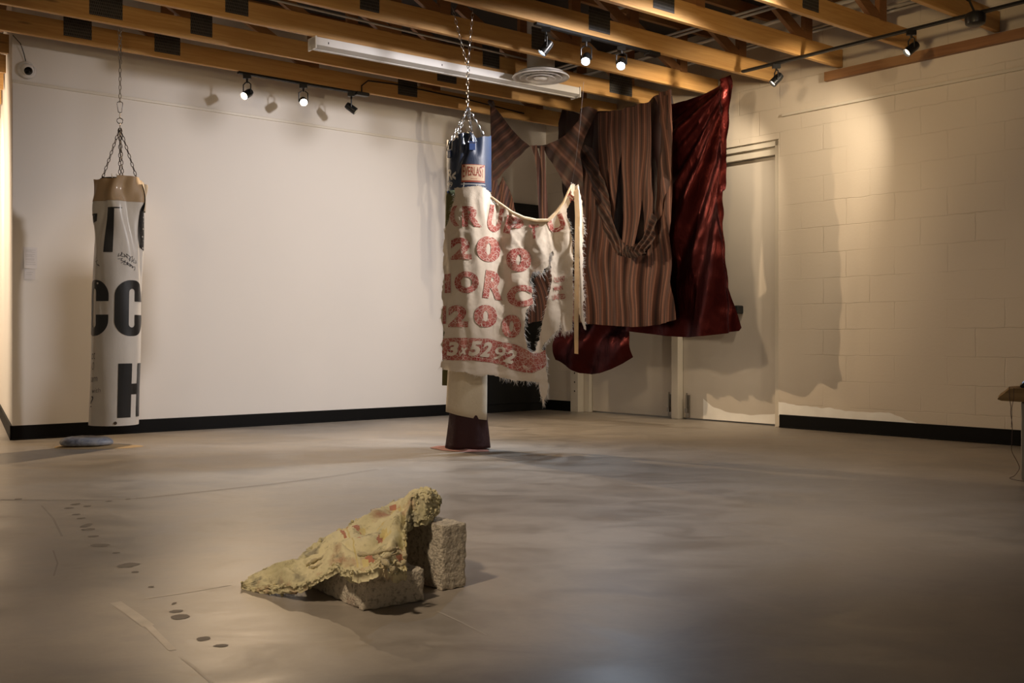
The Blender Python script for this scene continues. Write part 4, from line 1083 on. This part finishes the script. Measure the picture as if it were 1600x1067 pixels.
    fix4(cloth('front_panel', root4, [g5(*p) for p in front][::-1], P5, .012, (), [M_STR], uvf=uv5, thick=.002))
    # gathered loop at the foot of the front panel
    lp_ = [(906,228),(914,226),(926,232),(936,258),(948,298),(957,340),(969,374),(984,388),(1001,378),(1011,348),(1020,330),(1026,345),(1022,378),(1010,396),(990,404),(970,400),(952,380),(938,345),(926,300),(914,262)]
    O7 = O5+nR*.05; g7 = plane_conv(O7, dR)
    def P7(a, z, lift=0):
        dx, dz = a-ce[0], z-ce[1]; th = math.atan2(dx, abs(dz)+.15)
        return O7+dR*a+nR*(.014*math.sin(th*40+dz*10)+.02*fbm(a, z, 9, 3)+.02*math.exp(-((dz)/.06)**2)+lift)+UP*z
    fix4(cloth('gathered_loop', root4, [g7(*p) for p in lp_], P7, .008, (), [M_STRD], uvf=lambda a, z: ((a-ce[0])*.8+(z-ce[1])*.75, z), thick=.003))
    tw = [(1021,150),(1040,141),(1050,140),(1052,200),(1051,260),(1042,300),(1034,330),(1027,350),(1032,280),(1037,230),(1036,200),(1028,175)]
    O6 = O4+nR*.03; g6 = plane_conv(O6, dR)
    def P6(a, z, lift=0): return O6+dR*a+nR*(.02*math.sin(a*60+z*3)+.02*fbm(a, z, 4)+lift)+UP*z
    fix4(cloth('side_strip', root4, [g6(*p) for p in tw][::-1], P6, .012, (), [M_STR], uvf=lambda a, z: (a+z*.12, z), thick=.002))
    # --- striped swag to the left
    root5 = empty('striped_drape', (0, 9.2, 0), 0, 'brown striped swag with two hanging strips, stretched left to the joist beside the dark door', 'drape'); inv5 = Matrix.Translation(root5.location).inverted()
    def fix5(o): o.matrix_parent_inverse = inv5; return o
    A_ = Vector((-.183, 9.14, 0)); B_ = Vector((.62, 8.86, 0)); dd = (B_-A_).normalized(); nn = Vector((dd.y, -dd.x, 0)); h = plane_conv(A_, dd)
    def mk(O_, off, amp, fr, ph=0, tilt=0):
        def P_(a, z, lift=0): return O_+dd*a+nn*(off+amp*math.sin((a+tilt*z)*fr+ph)+amp*.8*fbm(a, z, 5, ph)+lift)+UP*z
        return P_
    ang = math.radians(38)
    fix5(cloth('left_swag', root5, [h(*p) for p in [(768,158),(772,166),(785,182),(800,202),(815,218),(828,228),(815,240),(795,260),(775,282),(770,282),(767,220)]][::-1], mk(A_, 0, .010, 40, 0, .6), .014, (), [M_STR2], uvf=lambda a, z: (-a*math.sin(ang)+z*math.cos(ang), a), thick=.002))
    fix5(cloth('left_edge_fold', root5, [h(*p) for p in [(763,160),(768,156),(774,170),(773,240),(776,290),(784,275),(791,290),(800,310),(805,335),(806,350),(800,372),(766,372),(765,280)]][::-1], mk(A_, -.03, .014, 70), .014, (), [M_STR], uvf=lambda a, z: (a*1.3-z*.35, z), thick=.002))
    fix5(cloth('hanging_strip', root5, [h(*p) for p in [(831,228),(840,227),(848,262),(849,290),(853,345),(852,372),(845,372),(842,310),(840,270),(836,245)]][::-1], mk(A_, .02, .008, 90), .010, (), [M_STR], uvf=lambda a, z: (a*1.2+.012*math.sin(z*4), z), thick=.002))
    fix5(cloth('hanging_strip', root5, [h(*p) for p in [(843,228),(852,229),(853,250),(855,290),(858,340),(861,372),(854,372),(850,320),(848,270)]][::-1], mk(A_, .025, .008, 90, 1), .010, (), [M_STR], uvf=lambda a, z: (a*1.2+.2, z), thick=.002))
    ang2 = math.radians(-55)
    fix5(cloth('right_swag', root5, [h(*p) for p in [(828,228),(842,227),(855,226),(868,220),(882,211),(893,202),(905,188),(907,170),(920,166),(934,172),(925,192),(914,215),(907,240),(911,280),(914,330),(912,400),(908,430),(902,420),(903,370),(903,330),(890,300),(880,286),(868,262),(856,246),(850,232),(838,231)]][::-1], mk(A_, 0, .014, 38, 2, -.5), .014, (), [M_STR2], uvf=lambda a, z: (a*math.cos(ang2)*.9-z*math.sin(ang2)*.6, a), thick=.002))
    mb = MB(); k = ray(768, 161, 9.14); mb.tube([k+Vector((-.03,0,.02)), k, k+Vector((.02,0,-.03))], [.012, .028, .016], 10); fix5(mb.build('corner_knot', M_STR2, root5, smooth=True))
make_drapes()
# ================================================================== FLOOR PIECE: BLOCKS AND CRUSTED SLAB
def m_cmu():
    n = N('concrete_masonry'); f = n.noise(n.mapping(), 60, 6, .7); g = n.noise(n.mapping(), 7, 4)
    c = n.mix(g, (.58,.52,.42), (.72,.65,.53)); c = n.mix(n.ramp(f, [(.36, .7), (.50, 0)]), c, (.12,.10,.075))
    c = n.mix(n.ramp(n.noise(n.mapping(loc=(3,0,0)), 9, 4), [(.58, 0), (.72, .6)]), c, (.28,.12,.07))
    n.col(c); v = n.n('ShaderNodeTexVoronoi'); n.l(n.mapping(), v.inputs[0]); v.inputs['Scale'].default_value = 130
    n.bump(n.math('ADD', f, n.math('MULTIPLY', v.outputs[0], .5)), .9, .006); n.set(.95); return n.mat
M_CMU = m_cmu()
def rough_box(mb, x0, x1, y0, y1, z0, z1, step=.008, amp=.0022, sd=0):
    dims = ((x0,x1),(y0,y1),(z0,z1))
    bm = bmesh.new(); n = [max(1, int((b_-a)/step)) for a, b_ in dims]
    cache = {}
    def vert(p):
        k = tuple(round(c_, 5) for c_ in p)
        if k not in cache:
            v = Vector(p)
            q = Vector((noise.noise(v*70+Vector((sd,0,0))), noise.noise(v*70+Vector((0,sd+9,0))), noise.noise(v*70+Vector((0,0,sd+20)))))*amp+Vector((noise.noise(v*260), noise.noise(v*260+Vector((5,5,5))), 0))*amp*.6
            edge = sum(1 for i in range(3) if min(abs(v[i]-dims[i][0]), abs(v[i]-dims[i][1])) < 1e-6)
            if edge >= 2:
                c_ = Vector([(d[0]+d[1])/2 for d in dims])
                for i in range(3):
                    if min(abs(v[i]-dims[i][0]), abs(v[i]-dims[i][1])) < 1e-6: q[i] += (-.003 if v[i] > c_[i] else .003)*(.7+noise.noise(v*40))
            w_ = v+q; w_.z = max(w_.z, .0008); cache[k] = bm.verts.new(w_)
        return cache[k]
    for ax_ in range(3):
        u, w_ = [i for i in range(3) if i != ax_]
        for side in (0, 1):
            for i in range(n[u]):
                for j in range(n[w_]):
                    def pt(a, b_):
                        p = [0,0,0]; p[ax_] = dims[ax_][side]; p[u] = dims[u][0]+(dims[u][1]-dims[u][0])*a/n[u]; p[w_] = dims[w_][0]+(dims[w_][1]-dims[w_][0])*b_/n[w_]; return vert(p)
                    q = [pt(i,j), pt(i+1,j), pt(i+1,j+1), pt(i,j+1)]
                    if (side == 1) == (ax_ == 1): q = q[::-1]
                    bm.faces.new(q)
    bm.verts.index_update(); mb.add([v.co.copy() for v in bm.verts], [tuple(v.index for v in f.verts) for f in bm.faces]); bm.free()
def block(origin, ang, lx, ly, lz, label, sd):
    mb = MB(); rough_box(mb, 0, lx, 0, ly, 0, lz, sd=sd)
    o = mb.build('concrete_block', M_CMU, smooth=True, sharp=50); o.location = origin; o.rotation_euler = (0, 0, ang)
    return props(o, label, 'concrete block')
q0 = ground(567.5, 955.5); q1 = ground(664.5, 938.5); a_ = math.atan2(q1.y-q0.y, q1.x-q0.x)
block((q0.x, q0.y, 0), a_, .190, .39, .090, 'low rough concrete block lying flat at the front under the crusted slab', 1)
q2 = ground(691, 924); q3 = ground(722.5, 918.5)
block((q2.x, q2.y, 0), math.radians(40), .088, .39, .188, 'tall concrete block standing on edge at the right under the crusted slab', 5)
# slab
top_e = [(377,911,.018),(390,901,.03),(420,889,.05),(445,883,.062),(462,876,.075),(480,862,.09),(495,855,.10),(510,838,.12),(526,824,.14),(548,815,.155),(568,812,.165),(590,797,.185),(612,784,.205),(630,777,.222),(645,772,.235),(665,770,.25),(680,771,.252),(689,778,.245)]
bot_e = [(379,918,.004),(400,921,.008),(428,922,.018),(455,921,.032),(482,916,.048),(505,906,.066),(528,893,.092),(545,897,.105),(565,903,.108),(588,904,.110),(606,898,.112),(620,889,.116),(634,878,.122),(634,856,.150),(632,835,.175),(640,812,.205),(662,806,.215),(686,791,.228)]
E = []
for (a, c_) in zip(top_e, bot_e): E.append((ground(*a), ground(*c_)))
def m_crust():
    n = N('painted_pulp_crust'); v = n.mapping(); f = n.noise(v, 26, 6, .7); g = n.noise(v, 5, 4, .6, .8)
    c = n.mix(n.ramp(g, [(.35, 0), (.62, 1)]), (.54,.50,.30), (.76,.69,.44))
    c = n.mix(n.ramp(n.noise(n.mapping(loc=(7,1,3)), 8, 5, .6), [(.56, 0), (.68, .75)]), c, (.36,.14,.09))
    c = n.mix(n.ramp(n.noise(n.mapping(loc=(1,8,3)), 11, 4, .6), [(.58, 0), (.68, .8)]), c, (.25,.23,.17))
    c = n.mix(n.ramp(f, [(.30, .75), (.44, 0)]), c, (.12,.09,.04)); n.col(c)
    vo = n.n('ShaderNodeTexVoronoi'); n.l(v, vo.inputs[0]); vo.inputs['Scale'].default_value = 70
    n.bump(n.math('ADD', f, n.math('MULTIPLY', vo.outputs[0], .4)), .6, .006); n.set(.85); return n.mat
M_CRUST = m_crust(); M_CRED = plain('faded_red_paint', (.46,.20,.12), .8, var=.3, scale=60); M_CYEL = plain('pale_yellow_paint', (.66,.56,.26), .8, var=.2, scale=60)
root = empty('crusted_slab', (-.45, 2.95, 0), 0, 'crumpled yellow-green crusted cloth slab with red streaks leaning over two concrete blocks', 'sculpture'); inv = Matrix.Translation(root.location).inverted()
NU, NV = 150, 60
def edge(i, s):
    x = i*(len(E)-1); k = min(len(E)-2, int(x)); t = x-k; return E[k][s].lerp(E[k+1][s], t)
def slabP(u, v, lift=0):
    a = edge(u, 0); c_ = edge(u, 1); p = a.lerp(c_, v); w_ = (a-c_).length
    prof = math.sin(PI*min(1, v*1.05))*.030*min(1, w_/.2)
    q = Vector((u*9, v*4, 0))
    rid = .020*noise.noise(Vector((u*7+v*2, v*5-u*3, 1)))+.013*noise.noise(Vector((u*15, v*9, 2)))+(.002+.006*(v > .9 or v < .06 or u > .87))*noise.noise(Vector((u*55, v*30, 3)))+.0015*noise.noise(Vector((u*110, v*60, 3)))-.010*math.exp(-((v-.50+.15*math.sin(u*9))/.035)**2)*(.2 < u < .85)
    fold = .020*math.sin(u*24+v*7)*math.exp(-((v-.78)/.28)**2)*(.5+u)+.010*math.sin(v*17+u*8)*(.25 < u < .9)
    z = p.z+prof+(rid+fold)*min(1, w_/.15)+lift
    jit = Vector((noise.noise(Vector((u*60, v*40, 8))), noise.noise(Vector((u*60, v*40, 18))), 0))*(.003+.005*(v > .9 or u > .87))
    return Vector((p.x, p.y, max(.004+lift, z)))+jit
mb = MB()
for i in range(NU+1):
    for j in range(NV+1): mb.v.append(slabP(i/NU, j/NV))
off = (NU+1)*(NV+1)
for i in range(NU+1):
    for j in range(NV+1):
        p = slabP(i/NU, j/NV); th = .014+.008*noise.noise(Vector((i*.2, j*.2, 0)))+.010*(j > NV-5 and .42 < i/NU < .72)
        mb.v.append(Vector((p.x, p.y, max(.001, p.z-th))))
for i in range(NU):
    for j in range(NV):
        a = i*(NV+1)+j; b_ = (i+1)*(NV+1)+j
        u, v = i/NU, j/NV; m = 0
        if .455 < u < .470 and v < .42: m = 1
        if .474 < u < .485 and v < .75: m = 2
        if .488 < u < .50 and v < .30: m = 1
        if ((u-.72)/.012)**2+((v-.35)/.06)**2 < 1: m = 1
        if 1 < ((u-.72)/.012)**2+((v-.35)/.06)**2 < 2.6: m = 2
        if noise.noise(Vector((u*14, v*9, 30))) > .38 and .5 < u < .72: m = 1
        if noise.noise(Vector((u*12, v*9, 40))) > .36 and .5 < u < .8: m = 2
        mb.f.append((a, a+1, b_+1, b_)); mb.m.append(m)
        mb.f.append((off+a, off+b_, off+b_+1, off+a+1)); mb.m.append(0)
for i in range(NU):
    for j in (0, NV): 
        a = i*(NV+1)+j; b_ = (i+1)*(NV+1)+j; mb.f.append((a, b_, off+b_, off+a) if j else (a, off+a, off+b_, b_)); mb.m.append(0)
for j in range(NV):
    for i in (0, NU):
        a = i*(NV+1)+j; mb.f.append((a, a+1, off+a+1, off+a)); mb.m.append(0)
o = mb.build('crust', [M_CRUST, M_CRED, M_CYEL], root, smooth=True, sharp=0); o.matrix_parent_inverse = inv
# crumbly lumps along the near and upper rims
random.seed(21); mb = MB()
def lump(p, r):
    n = 6; vs = []; fs = []
    for i in range(n+1):
        th = PI*i/n
        for k in range(8):
            a = 2*PI*k/8; d = Vector((math.sin(th)*math.cos(a), math.sin(th)*math.sin(a), math.cos(th))); vs.append(p+d*r*(1+.35*noise.noise(d*1.8+p*60)))
    for i in range(n):
        for k in range(8): l = (k+1) % 8; fs.append((i*8+k, (i+1)*8+k, (i+1)*8+l, i*8+l))
    mb.add(vs, fs)
for _ in range(900):
    u = random.choice((random.uniform(0, 1), random.uniform(.40, .70), random.uniform(.86, 1))); v = random.choice((random.uniform(.93, 1.0), random.uniform(.90, 1.0), random.uniform(0, .06)))
    if u > .88: v = random.random()
    p = slabP(u, v); lump(p-UP*random.uniform(-.002, .012), random.uniform(.002, .0055))
o = mb.build('crumbly_rim', M_CRUST, root, smooth=True, sharp=0); o['kind'] = 'stuff'; o.matrix_parent_inverse = inv
# curled cloth strips at the front rim
M_GREYCL = m_canvas('stiff_grey_cloth', (.44,.38,.22), (.58,.50,.32), 200)
def curl(pts, r, name, wide=.018):
    mb = MB(); P_ = [ground(*p) for p in pts]; fine = []
    for i in range(len(P_)-1):
        for k in range(6): fine.append(P_[i].lerp(P_[i+1], k/6))
    mb.tube(fine, [r*.62*(1+.45*math.sin(i*.8)+.2*math.sin(i*2.3)) for i in range(len(fine))], 8); o = mb.build(name, M_GREYCL, root, smooth=True, sharp=0); o.matrix_parent_inverse = inv
curl([(588,880,.14),(598,872,.15),(610,868,.155),(622,862,.16),(632,866,.155),(634,875,.14),(628,882,.13),(618,880,.13)], .009, 'curled_fold')
curl([(585,868,.15),(596,874,.15),(606,882,.145),(614,890,.13),(608,896,.12)], .010, 'curled_fold')
curl([(560,866,.15),(578,866,.155),(596,862,.165),(612,858,.17),(624,856,.17)], .008, 'curled_fold')
curl([(475,887,.075),(482,880,.09),(494,874,.10),(508,870,.11),(520,872,.11),(512,880,.10),(496,884,.09),(482,888,.075)], .007, 'curled_fold')
curl([(452,893,.06),(458,886,.068),(466,882,.07)], .010, 'curled_fold')
curl([(508,850,.115),(514,842,.125),(526,838,.14),(536,832,.15)], .006, 'curled_fold')
# loose crumbs on the floor
for i, (px, py, r) in enumerate(((408,924,.009),(441,932,.005),(596,866,.0))):
    if r == 0: continue
    mb = MB(); p = ground(px, py)+UP*r*.8; lump(p-p, r); o = mb.build('crumb', M_CRUST, smooth=True, sharp=0); o.location = p
    props(o, ['larger yellow crumb fallen on the floor by the slab tip', 'tiny pale crumb on the floor below the slab'][i], 'crumb')
# ================================================================== SMALL THINGS
# camera dome on the left wall
def on_left(px, py, off=0):
    e = Vector(((px-HX)/F, 1, 0)); O_ = Vector((C.x, C.y, 0))+nL*off; s = cross2(O_*-1, e)/cross2(dL, e); p = O_+dL*s; return Vector((p.x, p.y, CH+(HY-py)/F*p.y))
p = on_left(41, 110, .0)
root = empty('security_camera', p, 0, 'small white dome security camera with black lens high on the left wall', 'camera'); R = zrot(nL)
mb = MB(); mb.lathe([(.001,0),(.062,0),(.064,.012),(.058,.030),(.048,.040),(.046,.036)], 32, T=R, cap=False); mb.build('housing', M_WHITE, root, smooth=True)
mb = MB(); mb.lathe([(.046,.034),(.040,.052),(.020,.068),(.001,.072)], 32, T=R, cap=False); mb.build('dome_ring', M_WHITE, root, smooth=True)
mb = MB(); mb.lathe([(.030,.056),(.027,.072),(.015,.084),(.001,.088)], 24, T=R @ Matrix.Rotation(.25, 4, 'X'), cap=False); mb.build('lens_dome', plain('black_gloss', (.004,.004,.004), .08), root, smooth=True)
mb = MB(); w1 = on_left(41, 100, .01)-p; mb.tube([w1, on_left(38, 86, .02)-p, on_left(32, 68, .03)-p, on_left(20, 55, .05)-p], .003, 6); mb.build('cable', M_BLKM, root, smooth=True)
# pinned papers
def paper(px0, px1, py0, py1, label, sd):
    a = on_left(px0, py0, .0135); c_ = on_left(px1, py1, .0135); s0 = (a-C).dot(dL); s1 = (c_-C).dot(dL)
    mb = MB(); n = 8; z0, z1 = c_.z, a.z
    for i in range(n+1):
        for j in range(n+1): t = j/n; mb.v.append(Vector((s0+(s1-s0)*i/n, .0135+.006*(1-t)**2*(.5+.5*math.sin(i/n*2+sd)), z0+(z1-z0)*t)))
    for i in range(n):
        for j in range(n): k = i*(n+1)+j; mb.f.append((k, k+1, k+n+2, k+n+1)); mb.m.append(0)
    random.seed(sd); z = z1-.02
    while z > z0+.02:
        w_ = random.uniform(.5, .9)*(s0-s1); off_ = .0145+.006*(1-(z-z0)/(z1-z0))**2
        mb.add([(s0-.012, off_+.001, z), (s0-.012-w_*.85, off_+.001, z), (s0-.012-w_*.85, off_+.001, z+.0025), (s0-.012, off_+.001, z+.0025)], [(0,1,2,3)], 1); z -= random.choice((.008, .008, .016))
    o = mb.build('paper_sheet', [plain('wall_paper_note', (.66,.63,.62), .8, var=.03), plain('faint_print', (.45,.43,.43), .8)]); o.matrix_world = ML
    props(o, label, 'paper', 'notes on the left wall')
paper(37, 58, 386, 420, 'taller printed sheet pinned to the left wall', 2); paper(38, 55, 421, 437, 'smaller sheet pinned just below the taller sheet on the left wall', 5)
# pedestal with wooden slab and tablet at the right edge
e0 = ground(1594.5, 750); PX = 2.62; PY = e0.y+.10
mb = MB(); rough_box(mb, 0, .30, 0, .30, 0, CH+(HY-628)/F*5.3, .03, .0015, 3)
PR = -math.radians(26.4); PO = Vector((e0.x+.005, e0.y+.002, 0))
o = mb.build('pedestal', plain('grey_concrete_plinth', (.28,.25,.21), .9, bump=.5), smooth=True, sharp=50); o.location = PO; o.rotation_euler = (0, 0, PR)
zt_ = CH+(HY-628)/F*5.3
props(o, 'grey concrete plinth cut off by the right edge of the photo', 'plinth')
zz0 = zt_+.0025; mb = MB(); x0 = -.112
prof = [(x0, zz0+.012), (x0+.012, zz0+.028), (x0+.035, zz0+.045), (x0+.055, zz0+.066), (x0+.09, zz0+.07), (x0+.5, zz0+.07), (x0+.5, zz0), (x0+.14, zz0), (x0+.02, zz0+.004)]
for y in (-.02, .30):
    for (x, z) in prof: mb.v.append(Vector((x, y+.004*math.sin(x*60), z)))
n = len(prof); mb.f = [tuple(range(n))[::-1], tuple(range(n, 2*n))]+[(i, (i+1) % n, n+(i+1) % n, n+i) for i in range(n)]; mb.m = [0]*len(mb.f)
o = mb.build('wooden_slab', m_wood('rough_brown_board', (.16,.095,.035), (.24,.15,.06), .8), bevel=.003); o.location = PO; o.rotation_euler = (0, 0, PR)
props(o, 'thick rough brown wooden board resting on the plinth at the right edge', 'board')
TO = PO+Matrix.Rotation(PR, 3, 'Z') @ Vector((x0+.13, .10, 0)); TO.z = zz0+.071
root = empty('tablet', TO, PR, 'black tablet propped up on the wooden board at the right edge', 'tablet')
T = Matrix.Translation((-.02,0,.004)) @ Matrix.Rotation(-math.radians(42), 4, 'Y')
mb = MB(); mb.box(0, .26, -.09, .09, .0, .009, T=T); mb.build('case', M_BLKM, root, bevel=.003)
mb = MB(); mb.box(.018, .242, -.078, .078, .0092, .0102, T=T); mb.build('screen', emis('blue_screen', (.25,.38,.6), .5), root)
mb = MB(); mb.box(-.02, .20, -.07, .07, .0, .012); mb.box(.12, .13, -.03, .03, .012, .11); mb.build('stand', M_BLKM, root, bevel=.002)
for i, (dx, lb) in enumerate(((0, 'thin dark wire hanging from the board edge, tangled to the floor'),)):
    mb = MB(); D_ = e0.y-.03
    pts = [ray(1577, 604, D_), ray(1577, 622, D_), ray(1580, 636, D_), ray(1579, 645, D_), ray(1582, 665, D_), ray(1581, 690, D_), ray(1580, 705, D_), ray(1590, 722, D_), ray(1594, 732, D_), ground(1585, 744, .006), ground(1575, 747, .004), ground(1592, 751, .004), ground(1612, 752, .004)]
    fine = []
    for k in range(len(pts)-1):
        for q in range(5):
            t = q/5; a, b_ = pts[k], pts[k+1]; fine.append(a.lerp(b_, t))
    for _ in range(3): fine = [fine[0]]+[(fine[q-1]+fine[q]*2+fine[q+1])/4 for q in range(1, len(fine)-1)]+[fine[-1]]
    mb.tube(fine, .0016, 6)
    pts = [ray(1584, 606, D_+.0), ray(1584, 622, D_), ray(1581, 637, D_), ray(1581, 650, D_), ray(1580, 668, D_)]; mb.tube(pts, .0014, 6)
    props(mb.build('wire', plain('dark_wire', (.05,.02,.015), .5), smooth=True), lb, 'wire')
